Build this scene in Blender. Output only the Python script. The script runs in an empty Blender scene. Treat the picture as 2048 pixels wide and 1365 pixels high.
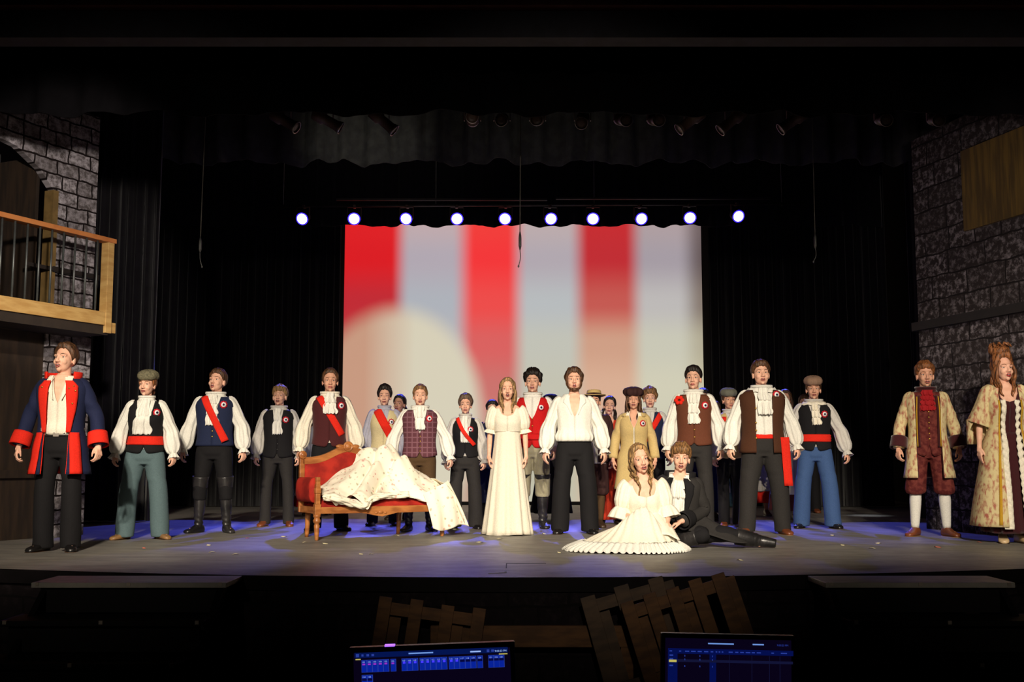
import bpy, math, random
import numpy as np
from mathutils import Vector, Matrix
from mathutils.bvhtree import BVHTree
random.seed(7); rng = np.random.RandomState(7)
PI = math.pi; R = math.radians
sc = bpy.context.scene
COL = sc.collection

# ---------------------------------------------------------------- camera
FPX = 2200.0; CAMZ = 0.8; TH = math.atan(238.5 / FPX)      # stage floor is z = 0, camera looks along +Y
cd = bpy.data.cameras.new('camera'); cam = bpy.data.objects.new('camera', cd); COL.objects.link(cam)
cd.sensor_width = 36; cd.lens = FPX / 2048 * 36; cam.location = (0, 0, CAMZ)
cam.rotation_euler = (PI / 2 + TH, 0, 0); sc.camera = cam; cd.clip_end = 200
sc.view_settings.view_transform = 'Standard'; sc.view_settings.look = 'None'
sc.view_settings.exposure = 0.0; sc.view_settings.gamma = 1; sc.view_settings.use_curve_mapping = False
wd = bpy.data.worlds.new('house_dark'); sc.world = wd; wd.use_nodes = True
wd.node_tree.nodes['Background'].inputs[0].default_value = (.30, .22, .36, 1)
wd.node_tree.nodes['Background'].inputs[1].default_value = 0.012

def ray(px, py):
    x = (px - 1024) / FPX; u = (682.5 - py) / FPX
    return Vector((x, math.cos(TH) - u * math.sin(TH), math.sin(TH) + u * math.cos(TH)))
def at(px, py, D):
    d = ray(px, py); return Vector((d.x / d.y * D, D, CAMZ + d.z / d.y * D))
def floor_at(px, py, z=0.0):
    d = ray(px, py); t = (z - CAMZ) / d.z; return Vector((d.x * t, d.y * t, z))

# ---------------------------------------------------------------- lights: warm front-of-house spots, added fill lights; blue back lights come with their lamps
def spot(name, loc, target, power, col, angle, blend=.5, size=.12):
    l = bpy.data.lights.new(name, 'SPOT'); o = bpy.data.objects.new(name, l); COL.objects.link(o)
    l.energy = power; l.color = col; l.spot_size = R(angle); l.spot_blend = blend; l.shadow_soft_size = size
    o.location = loc; d = Vector(target) - Vector(loc); o.rotation_euler = d.to_track_quat('-Z', 'Y').to_euler()
    return o
WARM = (1.0, .87, .70)
for nm, lx, tx, ty, pw in (('spot_far_left', -2.0, -4.2, 11.0, 7000), ('spot_left', -1.6, -2.6, 11.8, 6200), ('spot_centre_left', -.8, -.9, 11.8, 6400), ('spot_centre', .6, .7, 11.6, 7600),
                           ('spot_centre_right', 1.2, 2.2, 11.8, 5600), ('spot_right', 2.0, 3.9, 12.2, 4600), ('spot_far_right', 2.4, 5.4, 12.4, 3600)):
    spot(nm, (lx, -2.2, 6.0), (tx, ty, .55), pw * .84, WARM, 19, .75)
for nm, lx, tx, pw in (('face_fill_left', -3.0, -3.2, 800), ('face_fill_centre', .2, .4, 1500), ('face_fill_right', 3.0, 4.0, 700)):
    spot(nm, (lx, -3.0, 3.3), (tx, 12.2, 1.15), pw * 1.1, WARM, 29, .9)  # added low fill so the faces are lit more evenly
spot('balcony_fill', (-1.6, 4.8, 3.3), (-4.85, 11.5, 3.1), 1300, (1, .88, .78), 24, .5)  # added unseen light that brightens the balcony and its stone wall
spot('tower_fill', (2.2, 4.0, 2.3), (5.75, 12.0, 3.0), 640, (1, .86, .80), 27, .8)  # added unseen light in the audience space, brightens the right wall
spot('border_fill', (-1.9, 12.2, 4.0), (-2.0, 14.7, 5.1), 70, (1, .95, .85), 42, .9)  # added light with no fixture, makes the border folds visible
spot('border_fill_mid', (0.4, 11.9, 3.95), (0.5, 14.7, 5.0), 18, (1, .95, .85), 70, .9)  # second added light for the middle of the border, no fixture

# ---------------------------------------------------------------- materials
def lin(c):
    return tuple((v / 255 / 12.92) if v / 255 <= .04045 else ((v / 255 + .055) / 1.055) ** 2.4 for v in c) + (1,)
MATS = {}
def mat(name, rgb, rough=.7, metal=0.0, rgb2=None, scale=8.0, pat='noise', bump=0.0, sheen=0.0, emit=None, estr=1.0, spec=.5, stretch=(1, 1, 1), lo=.4, hi=.6):
    if name in MATS: return MATS[name]
    m = bpy.data.materials.new(name); m.use_nodes = True; nt = m.node_tree; b = nt.nodes['Principled BSDF']
    b.inputs['Base Color'].default_value = lin(rgb); b.inputs['Roughness'].default_value = rough
    b.inputs['Metallic'].default_value = metal; b.inputs['Specular IOR Level'].default_value = spec
    b.inputs['Sheen Weight'].default_value = sheen
    if emit:
        b.inputs['Emission Color'].default_value = lin(emit); b.inputs['Emission Strength'].default_value = estr
    rgb2 = rgb2 or tuple(int(c * .86) for c in rgb)
    tc = nt.nodes.new('ShaderNodeTexCoord'); mp = nt.nodes.new('ShaderNodeMapping'); mp.inputs['Scale'].default_value = stretch
    nt.links.new(tc.outputs['Object'], mp.inputs['Vector'])
    if pat == 'plaid':
        mx = None
        for ax in ('X', 'Z'):
            w = nt.nodes.new('ShaderNodeTexWave'); w.bands_direction = ax; w.inputs['Scale'].default_value = scale; nt.links.new(mp.outputs[0], w.inputs[0])
            r = nt.nodes.new('ShaderNodeMapRange'); r.inputs[1].default_value = .8; r.inputs[2].default_value = 1; nt.links.new(w.outputs['Fac'], r.inputs[0])
            if mx is None: mx = r
            else:
                a = nt.nodes.new('ShaderNodeMath'); a.operation = 'MAXIMUM'; nt.links.new(mx.outputs[0], a.inputs[0]); nt.links.new(r.outputs[0], a.inputs[1]); mx = a
        fac = mx.outputs[0]
    else:
        n = nt.nodes.new('ShaderNodeTexNoise'); n.inputs['Scale'].default_value = scale; n.inputs['Detail'].default_value = 5; nt.links.new(mp.outputs[0], n.inputs['Vector'])
        r = nt.nodes.new('ShaderNodeMapRange'); r.inputs[1].default_value = lo; r.inputs[2].default_value = hi; nt.links.new(n.outputs['Fac'], r.inputs[0]); fac = r.outputs[0]
    mix = nt.nodes.new('ShaderNodeMix'); mix.data_type = 'RGBA'
    mix.inputs[6].default_value = lin(rgb); mix.inputs[7].default_value = lin(rgb2)
    nt.links.new(fac, mix.inputs[0]); nt.links.new(mix.outputs[2], b.inputs['Base Color'])
    if bump:
        bp = nt.nodes.new('ShaderNodeBump'); bp.inputs['Strength'].default_value = bump; bp.inputs['Distance'].default_value = .01
        nt.links.new(fac, bp.inputs['Height']); nt.links.new(bp.outputs[0], b.inputs['Normal'])
    MATS[name] = m; return m

def cloth(name, rgb, **k):
    k.setdefault('rough', .85); k.setdefault('spec', .2); k.setdefault('scale', 90); k.setdefault('bump', .06); k.setdefault('rgb2', tuple(int(c * .95) for c in rgb))
    return mat('cloth_' + name, rgb, **k)
SKIN = mat('skin_fair', (234, 184, 158), rough=.55, rgb2=(226, 172, 146), scale=20, spec=.3)
SKIN2 = mat('skin_warm', (220, 168, 140), rough=.55, rgb2=(212, 156, 130), scale=20, spec=.3)
EYEW = mat('eye_white', (225, 220, 214), rough=.3); IRIS = mat('eye_iris', (45, 34, 28), rough=.2)
LIP = mat('lips', (196, 110, 102), rough=.45); MOUTH = mat('mouth_inside', (96, 38, 36), rough=.6); TEETH = mat('teeth', (225, 215, 200), rough=.4)
LIPR = mat('lips_red', (180, 50, 55), rough=.4)
def hairm(name, rgb): return mat('hair_' + name, rgb, rough=.5, rgb2=tuple(int(c * .55) for c in rgb), scale=14, stretch=(6, 6, 1), bump=.4, spec=.4)
H_BROWN = hairm('brown', (96, 62, 38)); H_DARK = hairm('dark', (38, 27, 22)); H_BLOND = hairm('blond', (178, 138, 88)); H_GING = hairm('ginger', (150, 92, 50))
H_LTBR = hairm('light_brown', (150, 108, 66)); H_GREY = hairm('ash', (110, 88, 72))
WHITE = cloth('white', (232, 230, 220)); CREAM = cloth('cream', (238, 231, 212)); OFFW = cloth('offwhite', (206, 202, 194))
BLACK = cloth('black', (25, 24, 26)); CHAR = cloth('charcoal', (45, 43, 42)); NAVY = cloth('navy', (30, 36, 66)); NAVYV = cloth('navy_vest', (32, 40, 68))
RED = cloth('red', (222, 42, 26)); REDV = cloth('red_vest', (190, 22, 24)); SLATE = cloth('slate', (88, 108, 112)); BLUE = cloth('blue', (62, 88, 132))
MAROON = cloth('maroon_velvet', (74, 30, 32), sheen=.1); BROWN = cloth('brown_vest', (100, 56, 38)); DKBROWN = cloth('dark_brown', (74, 44, 28)); BRTR = cloth('brown_trouser', (78, 58, 36))
PLAID = cloth('plum_plaid', (88, 50, 58), rgb2=(120, 82, 92), pat='plaid', scale=5.5, bump=0); TAN = cloth('tan', (204, 178, 120)); CRV = cloth('cream_vest', (212, 196, 150))
DKRED = cloth('burgundy', (84, 30, 30), rgb2=(112, 52, 46), scale=22, bump=.3); DKRED2 = cloth('burgundy_velvet', (62, 18, 24), sheen=.3); CRIM = cloth('crimson', (158, 28, 34))
BROC = cloth('brocade', (214, 198, 150), rgb2=(172, 100, 84), scale=26, lo=.46, hi=.66, stretch=(1.3, 1, .6)); GOLDT = cloth('gold_trim', (196, 150, 40))
KHAKI = cloth('khaki', (158, 152, 126)); REDD = cloth('rust_dress', (196, 58, 34)); APRON = cloth('apron', (196, 192, 178)); TEAL = cloth('teal', (100, 138, 136)); GREYC = cloth('grey_cap', (112, 112, 100)); TWEED = cloth('tweed_cap', (122, 116, 92), rgb2=(92, 88, 70), scale=60)
TAUPE = cloth('taupe_cap', (150, 120, 100)); STRAW = cloth('straw', (206, 178, 118)); DKCAP = cloth('dark_cap', (58, 36, 34)); GREYW = cloth('lilac_grey', (176, 176, 190))
LEATH = mat('leather_black', (26, 25, 26), rough=.35, rgb2=(44, 42, 42), scale=6, bump=.3); SHBL = mat('shoe_black', (26, 24, 24), rough=.3); SHBR = mat('shoe_brown', (124, 66, 36), rough=.4); SHTAN = mat('shoe_tan', (150, 112, 70), rough=.5)
SHDK = mat('shoe_dark_brown', (70, 50, 34), rough=.45); SHCR = mat('shoe_beige', (214, 184, 140), rough=.4); BRASS = mat('brass', (214, 172, 84), rough=.3, metal=.9); ROSW = cloth('rosette_white', (236, 236, 236)); ROSB = cloth('rosette_blue', (26, 28, 62)); ROSR = cloth('rosette_red', (196, 28, 44))
WOOD = mat('oak', (176, 112, 58), rough=.4, rgb2=(140, 82, 38), scale=5, stretch=(1, 1, 4), bump=.1)

# ---------------------------------------------------------------- mesh builder
def catmull(P, m):
    P = [Vector(p) for p in P]
    if len(P) == 2: return [P[0].lerp(P[1], i / (m - 1)) for i in range(m)]
    out = []; n = len(P) - 1
    for k in range(m):
        t = k / (m - 1) * n; i = min(int(t), n - 1); u = t - i
        p0 = P[max(i - 1, 0)]; p1 = P[i]; p2 = P[i + 1]; p3 = P[min(i + 2, n)]
        out.append(.5 * ((2 * p1) + (p2 - p0) * u + (2 * p0 - 5 * p1 + 4 * p2 - p3) * u * u + (3 * p1 - p0 - 3 * p2 + p3) * u ** 3))
    return out
def lerpl(L, t):
    if not isinstance(L, (list, tuple)): return L
    if isinstance(L[0], (list, tuple)): return float(np.interp(t, [a for a, b in L], [b for a, b in L]))
    return float(np.interp(t * (len(L) - 1), range(len(L)), L))
class MB:
    def __init__(s, M=None): s.v = []; s.f = []; s.mi = []; s.k = 0; s.M = M or Matrix()
    def mat(s, i): s.k = i; return s
    def grid(s, pts, closeu=False, capa=False, capb=False, M=None):
        M = M or s.M; nj = len(pts); ni = len(pts[0]); b = len(s.v)
        for row in pts:
            for p in row: s.v.append(M @ Vector(p))
        for j in range(nj - 1):
            for i in range(ni if closeu else ni - 1):
                i2 = (i + 1) % ni
                s.f.append((b + j * ni + i, b + j * ni + i2, b + (j + 1) * ni + i2, b + (j + 1) * ni + i)); s.mi.append(s.k)
        if capa: s.f.append(tuple(b + i for i in reversed(range(ni)))); s.mi.append(s.k)
        if capb: s.f.append(tuple(b + (nj - 1) * ni + i for i in range(ni))); s.mi.append(s.k)
        return s
    def tube(s, path, rx, ry=None, n=14, m=14, fold=None, cap=True, ref=(0, 1, 0), M=None, smooth=True):
        ry = ry if ry is not None else rx
        pts = catmull(path, m) if smooth else [Vector(p) for p in path]
        m = len(pts); rows = []; ref = Vector(ref); pu = None
        for j, p in enumerate(pts):
            t = (pts[min(j + 1, m - 1)] - pts[max(j - 1, 0)])
            if t.length < 1e-9: t = Vector((0, 0, -1))
            t.normalize(); u = (ref.cross(t)) if pu is None else pu - t * pu.dot(t)
            if u.length < 1e-4: u = Vector((1, 0, 0)).cross(t)
            u.normalize(); pu = u; w = t.cross(u); tt = j / (m - 1)
            a = lerpl(rx, tt); b = lerpl(ry, tt); row = []
            for i in range(n):
                th = 2 * PI * i / n; d = fold(th, tt) if fold else 0
                row.append(p + u * (a + d) * math.cos(th) + w * (b + d) * math.sin(th))
            rows.append(row)
        return s.grid(rows, True, cap, cap, M)
    def capsule(s, p0, p1, r0, r1, n=12, M=None):
        p0 = Vector(p0); p1 = Vector(p1); d = (p1 - p0); L = d.length
        if L < 1e-6: d = Vector((0, 0, -1)); L = 1e-6
        d = d / L; path = []; rr = []
        for a in (-85, -60, -35, -12): path.append(p0 + d * (r0 * math.sin(R(a)))); rr.append(r0 * math.cos(R(a)))
        for a in (12, 35, 60, 85): path.append(p1 + d * (r1 * math.sin(R(a)))); rr.append(r1 * math.cos(R(a)))
        return s.tube(path, rr, n=n, smooth=False, M=M, ref=(0, 1, 0) if abs(d.y) < .9 else (1, 0, 0))
    def ell(s, c, r, n=16, m=10, M=None, f=None, Mr=None):
        rows = []; c = Vector(c)
        for j in range(m + 1):
            e = -PI / 2 + PI * (j + .0) / m; e = max(-PI / 2 + .03, min(PI / 2 - .03, e)); row = []
            for i in range(n):
                a = 2 * PI * i / n; k = f(a, e) if f else 1
                p = Vector((r[0] * math.cos(e) * math.cos(a) * k, r[1] * math.cos(e) * math.sin(a) * k, r[2] * math.sin(e) * k))
                if Mr: p = Mr @ p
                row.append(c + p)
            rows.append(row)
        return s.grid(rows, True, True, True, M)
    def box(s, x0, x1, y0, y1, z0, z1, M=None):
        M = M or s.M; b = len(s.v)
        for z in (z0, z1):
            for x, y in ((x0, y0), (x1, y0), (x1, y1), (x0, y1)): s.v.append(M @ Vector((x, y, z)))
        for q in ((3, 2, 1, 0), (4, 5, 6, 7), (0, 1, 5, 4), (1, 2, 6, 5), (2, 3, 7, 6), (3, 0, 4, 7)):
            s.f.append(tuple(b + i for i in q)); s.mi.append(s.k)
        return s
    def lathe(s, prof, n=16, c=(0, 0, 0), M=None):
        return s.grid([[(c[0] + r * math.cos(2 * PI * i / n), c[1] + r * math.sin(2 * PI * i / n), c[2] + z) for i in range(n)] for r, z in prof], True, True, True, M)
    def prism(s, poly, y0, y1, M=None):
        M = M or s.M; b = len(s.v); n = len(poly)
        for y in (y0, y1):
            for x, z in poly: s.v.append(M @ Vector((x, y, z)))
        s.f.append(tuple(b + i for i in range(n))); s.mi.append(s.k)
        s.f.append(tuple(b + n + i for i in reversed(range(n)))); s.mi.append(s.k)
        for i in range(n):
            j = (i + 1) % n; s.f.append((b + j, b + i, b + n + i, b + n + j)); s.mi.append(s.k)
        return s
    def mesh(s, name):
        me = bpy.data.meshes.new(name); me.from_pydata([tuple(v) for v in s.v], [], s.f)
        me.polygons.foreach_set('material_index', s.mi); me.update(); return me
def link(name, me, mats, parent=None, smooth=True, solid=0, bevel=0, loc=None):
    o = bpy.data.objects.new(name, me); COL.objects.link(o)
    for m in (mats if isinstance(mats, (list, tuple)) else [mats]): me.materials.append(m)
    me.polygons.foreach_set('use_smooth', [smooth] * len(me.polygons))
    if solid:
        q = o.modifiers.new('thickness', 'SOLIDIFY'); q.thickness = abs(solid); q.offset = 1 if solid > 0 else -1
    if bevel:
        q = o.modifiers.new('bevel', 'BEVEL'); q.width = bevel; q.segments = 2; q.limit_method = 'ANGLE'
    if parent: o.parent = parent
    if loc is not None: o.location = loc
    return o
def obj(name, mb, mats, parent=None, **k): return link(name, mb.mesh(name), mats, parent, **k)
def tag(o, label=None, cat=None, group=None, kind=None):
    if label: o['label'] = label
    if cat: o['category'] = cat
    if group: o['group'] = group
    if kind: o['kind'] = kind
    return o
def thing(name, label, cat, loc=(0, 0, 0), rotz=0, group=None):
    o = bpy.data.objects.new(name, None); COL.objects.link(o); o.empty_display_size = .1
    o.location = loc; o.rotation_euler = (0, 0, rotz); return tag(o, label, cat, group)
def dup(root, loc, rot=None, label=None):
    r = root.copy(); COL.objects.link(r); r.location = loc
    if rot is not None: r.rotation_euler = rot
    if label: r['label'] = label
    for ch in list(root.children):
        c = ch.copy(); COL.objects.link(c); c.parent = r; c.matrix_parent_inverse = ch.matrix_parent_inverse.copy()
        for g in ch.children:
            d = g.copy(); COL.objects.link(d); d.parent = c; d.matrix_parent_inverse = g.matrix_parent_inverse.copy()
    return r
def remesh(mb, voxel, iters=2, fac=.5):
    me = mb.mesh('t'); o = bpy.data.objects.new('t', me); COL.objects.link(o)
    q = o.modifiers.new('r', 'REMESH'); q.mode = 'VOXEL'; q.voxel_size = voxel
    q = o.modifiers.new('s', 'SMOOTH'); q.factor = fac; q.iterations = iters
    dg = bpy.context.evaluated_depsgraph_get(); me2 = bpy.data.meshes.new_from_object(o.evaluated_get(dg))
    bpy.data.objects.remove(o); bpy.data.meshes.remove(me); return me2
# ---------------------------------------------------------------- the place
def node_mat(name):
    m = bpy.data.materials.new(name); m.use_nodes = True; return m, m.node_tree, m.node_tree.nodes['Principled BSDF']
def stone_mat(name, ca, cb, mortar, bw, bh, hlo=.42, hhi=.62, wob=.03):
    m, nt, b = node_mat(name); L = nt.links; N = nt.nodes.new
    tc = N('ShaderNodeTexCoord'); n = N('ShaderNodeTexNoise'); n.inputs['Scale'].default_value = 5; n.inputs['Detail'].default_value = 3
    L.new(tc.outputs['UV'], n.inputs['Vector'])
    vm = N('ShaderNodeVectorMath'); vm.operation = 'MULTIPLY_ADD'; vm.inputs[1].default_value = (wob * 2,) * 3
    L.new(n.outputs['Color'], vm.inputs[0]); L.new(tc.outputs['UV'], vm.inputs[2])
    br = N('ShaderNodeTexBrick'); br.inputs['Scale'].default_value = 1; br.inputs['Brick Width'].default_value = bw; br.inputs['Row Height'].default_value = bh
    br.inputs['Mortar Size'].default_value = .012; br.inputs['Mortar Smooth'].default_value = .4; br.offset_frequency = 2; br.squash = .7; br.squash_frequency = 3
    br.inputs['Color1'].default_value = (1, 1, 1, 1); br.inputs['Color2'].default_value = (.35, .35, .35, 1); br.inputs['Mortar'].default_value = (0, 0, 0, 1)
    L.new(vm.outputs[0], br.inputs['Vector'])
    n2 = N('ShaderNodeTexNoise'); n2.inputs['Scale'].default_value = 13; n2.inputs['Detail'].default_value = 8; n2.inputs['Roughness'].default_value = .7; L.new(tc.outputs['UV'], n2.inputs['Vector'])
    mr = N('ShaderNodeMapRange'); mr.inputs[1].default_value = hlo; mr.inputs[2].default_value = hhi; L.new(n2.outputs['Fac'], mr.inputs[0])
    mul = N('ShaderNodeMath'); mul.operation = 'MULTIPLY'; L.new(mr.outputs[0], mul.inputs[0]); L.new(br.outputs['Color'], mul.inputs[1])
    mx = N('ShaderNodeMix'); mx.data_type = 'RGBA'; mx.inputs[6].default_value = lin(ca); mx.inputs[7].default_value = lin(cb); L.new(mul.outputs[0], mx.inputs[0])
    mx2 = N('ShaderNodeMix'); mx2.data_type = 'RGBA'; mx2.inputs[7].default_value = lin(mortar); L.new(br.outputs['Fac'], mx2.inputs[0]); L.new(mx.outputs[2], mx2.inputs[6])
    L.new(mx2.outputs[2], b.inputs['Base Color']); b.inputs['Roughness'].default_value = .9; b.inputs['Specular IOR Level'].default_value = .1
    return m
def uvbox(o, f):
    me = o.data; uv = me.uv_layers.new(name='uv')
    for l in me.loops: uv.data[l.index].uv = f(me.vertices[l.vertex_index].co)
STONE_L = stone_mat('painted_stone_light', (92, 86, 86), (196, 190, 196), (30, 24, 24), .30, .155)
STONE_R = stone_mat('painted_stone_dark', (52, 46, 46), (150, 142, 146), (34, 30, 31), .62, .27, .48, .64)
STONE_F = stone_mat('painted_stone_front', (20, 16, 18), (44, 37, 40), (14, 12, 13), .42, .17, .5, .75)

# stage floor
m, nt, b = node_mat('stage_floor_paint'); L = nt.links; N = nt.nodes.new
tc = N('ShaderNodeTexCoord'); mp = N('ShaderNodeMapping'); mp.inputs['Scale'].default_value = (1.2, 3.2, 1); L.new(tc.outputs['Object'], mp.inputs[0])
n = N('ShaderNodeTexNoise'); n.inputs['Scale'].default_value = 1.6; n.inputs['Detail'].default_value = 8; n.inputs['Roughness'].default_value = .65; L.new(mp.outputs[0], n.inputs['Vector'])
cr = N('ShaderNodeValToRGB'); cr.color_ramp.elements[0].position = .3; cr.color_ramp.elements[0].color = lin((104, 101, 97)); cr.color_ramp.elements[1].position = .75; cr.color_ramp.elements[1].color = lin((148, 143, 134))
L.new(n.outputs['Fac'], cr.inputs[0]); L.new(cr.outputs[0], b.inputs['Base Color'])
n3 = N('ShaderNodeTexNoise'); n3.inputs['Scale'].default_value = 9; n3.inputs['Detail'].default_value = 5; L.new(tc.outputs['Object'], n3.inputs['Vector'])
mr = N('ShaderNodeMapRange'); mr.inputs[3].default_value = .38; mr.inputs[4].default_value = .62; L.new(n3.outputs['Fac'], mr.inputs[0]); L.new(mr.outputs[0], b.inputs['Roughness']); b.inputs['Specular IOR Level'].default_value = .35
FLOORM = m
def front_y(x): return 7.68 + .042 * x * x
mb = MB(); xs = np.linspace(-7.5, 7.5, 61)
top = [[(x, front_y(x), 0) for x in xs], [(x, 10.5, 0) for x in xs], [(x, 22, 0) for x in xs]]
bot = [[(x, front_y(x), -.09) for x in xs], [(x, front_y(x), 0) for x in xs]]
mb.grid(top)
tag(obj('floor', mb, FLOORM, smooth=False), kind='structure')
bot = [[(x, front_y(x) - .004, -.10) for x in xs], [(x, front_y(x) - .004, -.003) for x in xs], [(x, front_y(x) + .03, -.003) for x in xs]]
tag(obj('trim_stage_edge', MB().grid(bot), mat('edge_black', (16, 13, 15), rough=.8, spec=.1), smooth=False), kind='structure')
mb = MB(); g = [[(x, front_y(x) + .03, -1.1) for x in xs], [(x, front_y(x) + .03, -.09) for x in xs]]
mb.grid(g); o = obj('wall_stage_front', mb, STONE_F, smooth=False); uvbox(o, lambda c: (c.x, c.z)); tag(o, kind='structure')
HOUSEF = mat('house_floor', (34, 26, 28), rough=.8)
mb = MB().box(-7.5, 7.5, -6, 8.6, -1.16, -1.1); tag(obj('floor', mb, HOUSEF, smooth=False), kind='structure')
WALLB = mat('black_wall', (14, 13, 14), rough=.9)
mb = MB().box(-9, 9, 22, 22.1, -.1, 9); tag(obj('wall_back', mb, WALLB, smooth=False), kind='structure')
for nm, x in (('wall_left', -7.6), ('wall_right', 7.5)):
    tag(obj(nm, MB().box(x, x + .1, -6, 22, -1.1, 9), WALLB, smooth=False), kind='structure')
tag(obj('wall_rear', MB().box(-7.6, 7.6, -6.1, -6, -1.1, 9), WALLB, smooth=False), kind='structure')
tag(obj('ceiling', MB().box(-9, 9, -6, 22, 9, 9.1), WALLB, smooth=False), kind='structure')
# proscenium header: red band above a grey face
HD = 8.6; HG = mat('header_grey', (50, 48, 58), rough=.8); HR = mat('header_red', (80, 22, 20), rough=.7)
zb = at(1024, 75, HD).z; zm = at(1024, 22, HD).z
tag(obj('trim_header', MB().box(-7.5, 7.5, HD, HD + .2, zb, zm), HG, smooth=False), kind='structure')
tag(obj('trim_header_red', MB().box(-7.5, 7.5, HD - .12, HD + .2, zm, zm + 1.2), HR, smooth=False), kind='structure')

# projection screen
SD = 20.0; tl = at(688, 440, SD); brr = at(1408, 1004, SD); x0, x1 = at(683, 900, SD).x, at(1410, 900, SD).x; z1 = tl.z; z0 = .06
m, nt, b = node_mat('projected_flag_image'); L = nt.links; N = nt.nodes.new
tc = N('ShaderNodeTexCoord'); sp = N('ShaderNodeSeparateXYZ'); L.new(tc.outputs['UV'], sp.inputs[0])   # uv = photo-like 0..1 across the cloth
rows = [(1.0, [(232, 36, 40), (200, 176, 178), (250, 66, 62), (196, 178, 178), (206, 48, 52), (182, 164, 166), (120, 104, 104)]),
        (.86, [(228, 32, 38), (184, 174, 184), (253, 58, 60), (184, 174, 182), (200, 48, 54), (172, 162, 170), (110, 96, 96)]),
        (.70, [(200, 44, 54), (180, 184, 192), (246, 78, 76), (190, 194, 196), (204, 92, 84), (196, 192, 190), (140, 126, 116)]),
        (.56, [(190, 70, 72), (190, 188, 190), (226, 100, 98), (200, 200, 188), (214, 164, 138), (208, 206, 188), (186, 178, 154)]),
        (.40, [(196, 150, 128), (216, 206, 184), (210, 118, 112), (202, 200, 182), (224, 180, 152), (216, 212, 188), (206, 198, 168)]),
        (.18, [(196, 158, 134), (206, 196, 172), (196, 158, 140), (198, 194, 172), (214, 184, 156), (208, 204, 178), (196, 190, 160)])]
xsn = [0, .13, .185, .30, .365, .455, .515, .625, .685, .785, .845, .93, 1.0]; idx = [0, 0, 1, 1, 2, 2, 3, 3, 4, 4, 5, 5, 6]
prev = None
for vv, cs in rows:
    cr = N('ShaderNodeValToRGB'); cr.color_ramp.interpolation = 'EASE'
    while len(cr.color_ramp.elements) < len(xsn): cr.color_ramp.elements.new(.5)
    for e, x, i in zip(cr.color_ramp.elements, xsn, idx): e.position = x; e.color = lin(cs[i])
    L.new(sp.outputs[0], cr.inputs[0])
    if prev is None: prev = (vv, cr.outputs[0]); continue
    mr = N('ShaderNodeMapRange'); mr.interpolation_type = 'SMOOTHSTEP'; mr.inputs[1].default_value = prev[0]; mr.inputs[2].default_value = vv; L.new(sp.outputs[1], mr.inputs[0])
    mx = N('ShaderNodeMix'); mx.data_type = 'RGBA'; L.new(mr.outputs[0], mx.inputs[0]); L.new(prev[1], mx.inputs[6]); L.new(cr.outputs[0], mx.inputs[7]); prev = (vv, mx.outputs[2])
# cream circle lower left
def mth(op, a, b2=None, c=None):
    q = N('ShaderNodeMath'); q.operation = op
    for i, v in enumerate((a, b2, c)):
        if v is None: continue
        if isinstance(v, (int, float)): q.inputs[i].default_value = v
        else: L.new(v, q.inputs[i])
    return q.outputs[0]
dx = mth('DIVIDE', mth('SUBTRACT', sp.outputs[0], .148), .235); dy = mth('DIVIDE', mth('SUBTRACT', sp.outputs[1], .31), .37)
rr = mth('SQRT', mth('ADD', mth('MULTIPLY', dx, dx), mth('MULTIPLY', dy, dy)))
mr = N('ShaderNodeMapRange'); mr.interpolation_type = 'SMOOTHSTEP'; mr.inputs[1].default_value = 1.13; mr.inputs[2].default_value = .86; L.new(rr, mr.inputs[0])
cr = N('ShaderNodeValToRGB'); E = cr.color_ramp.elements; E[0].position = .06; E[0].color = lin((206, 158, 132)); E[1].position = .20; E[1].color = lin((222, 214, 190)); L.new(sp.outputs[0], cr.inputs[0])
mx = N('ShaderNodeMix'); mx.data_type = 'RGBA'; L.new(mr.outputs[0], mx.inputs[0]); L.new(prev[1], mx.inputs[6]); L.new(cr.outputs[0], mx.inputs[7])
b.inputs['Base Color'].default_value = (.06, .06, .06, 1); b.inputs['Roughness'].default_value = .9; b.inputs['Specular IOR Level'].default_value = 0
L.new(mx.outputs[2], b.inputs['Emission Color']); b.inputs['Emission Strength'].default_value = .92
mb = MB().box(x0, x1, SD, SD + .02, z0, z1); SCR = obj('projection_screen', mb, m, smooth=False)
uvbox(SCR, lambda c: ((c.x - x0) / (x1 - x0), c.z / z1)); tag(SCR, 'large back screen with blurred red and white projected stripes', 'screen')
tag(obj('floor_skirting', MB().box(x0, x1, SD - .05, SD, 0, .05), BLACK, SCR), None)

# black drapes
VELV = mat('velvet_black', (26, 24, 28), rough=.95, sheen=.2, spec=.1)
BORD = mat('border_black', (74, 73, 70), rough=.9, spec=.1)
def curtain(name, label, xa, xb, y, za, zb_, n, amp, wavy=0.0, mt=VELV, seed=1, yb=None, group=None, cat='curtain'):
    r = np.random.RandomState(seed); ph = r.rand(6) * 6.28; N_ = int(n * 10); rows = []
    for j in range(9):
        v = j / 8; row = []
        for i in range(N_ + 1):
            u = i / N_; x = xa + (xb - xa) * u; s = 2 * PI * n * u + .7 * math.sin(2 * PI * u * n * .23 + ph[0])
            d = amp * (math.sin(s) + .35 * math.sin(2.3 * s + ph[1] + 2 * v)) * (.6 + .5 * (1 - v))
            zz = za + wavy * (math.sin(s * .37 + ph[2]) + .6 * math.sin(s * .83 + ph[3])) * (1 - v)
            yy = y if yb is None else y + (yb - y) * u
            row.append((x, yy + d, zz + (zb_ - zz) * v))
        rows.append(row)
    o = obj(name, MB().grid(rows), mt, solid=.012); return tag(o, label, cat, group)
f_ = floor_at
curtain('stage_curtain', 'black pleated drape left of the projection screen', -6.4, x0 + .05, 19.2, .01, 9, 22, .05, seed=2)
curtain('stage_curtain', 'black pleated drape right of the projection screen', x1 - .02, 6.6, 19.2, .01, 9, 22, .05, seed=3)
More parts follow.
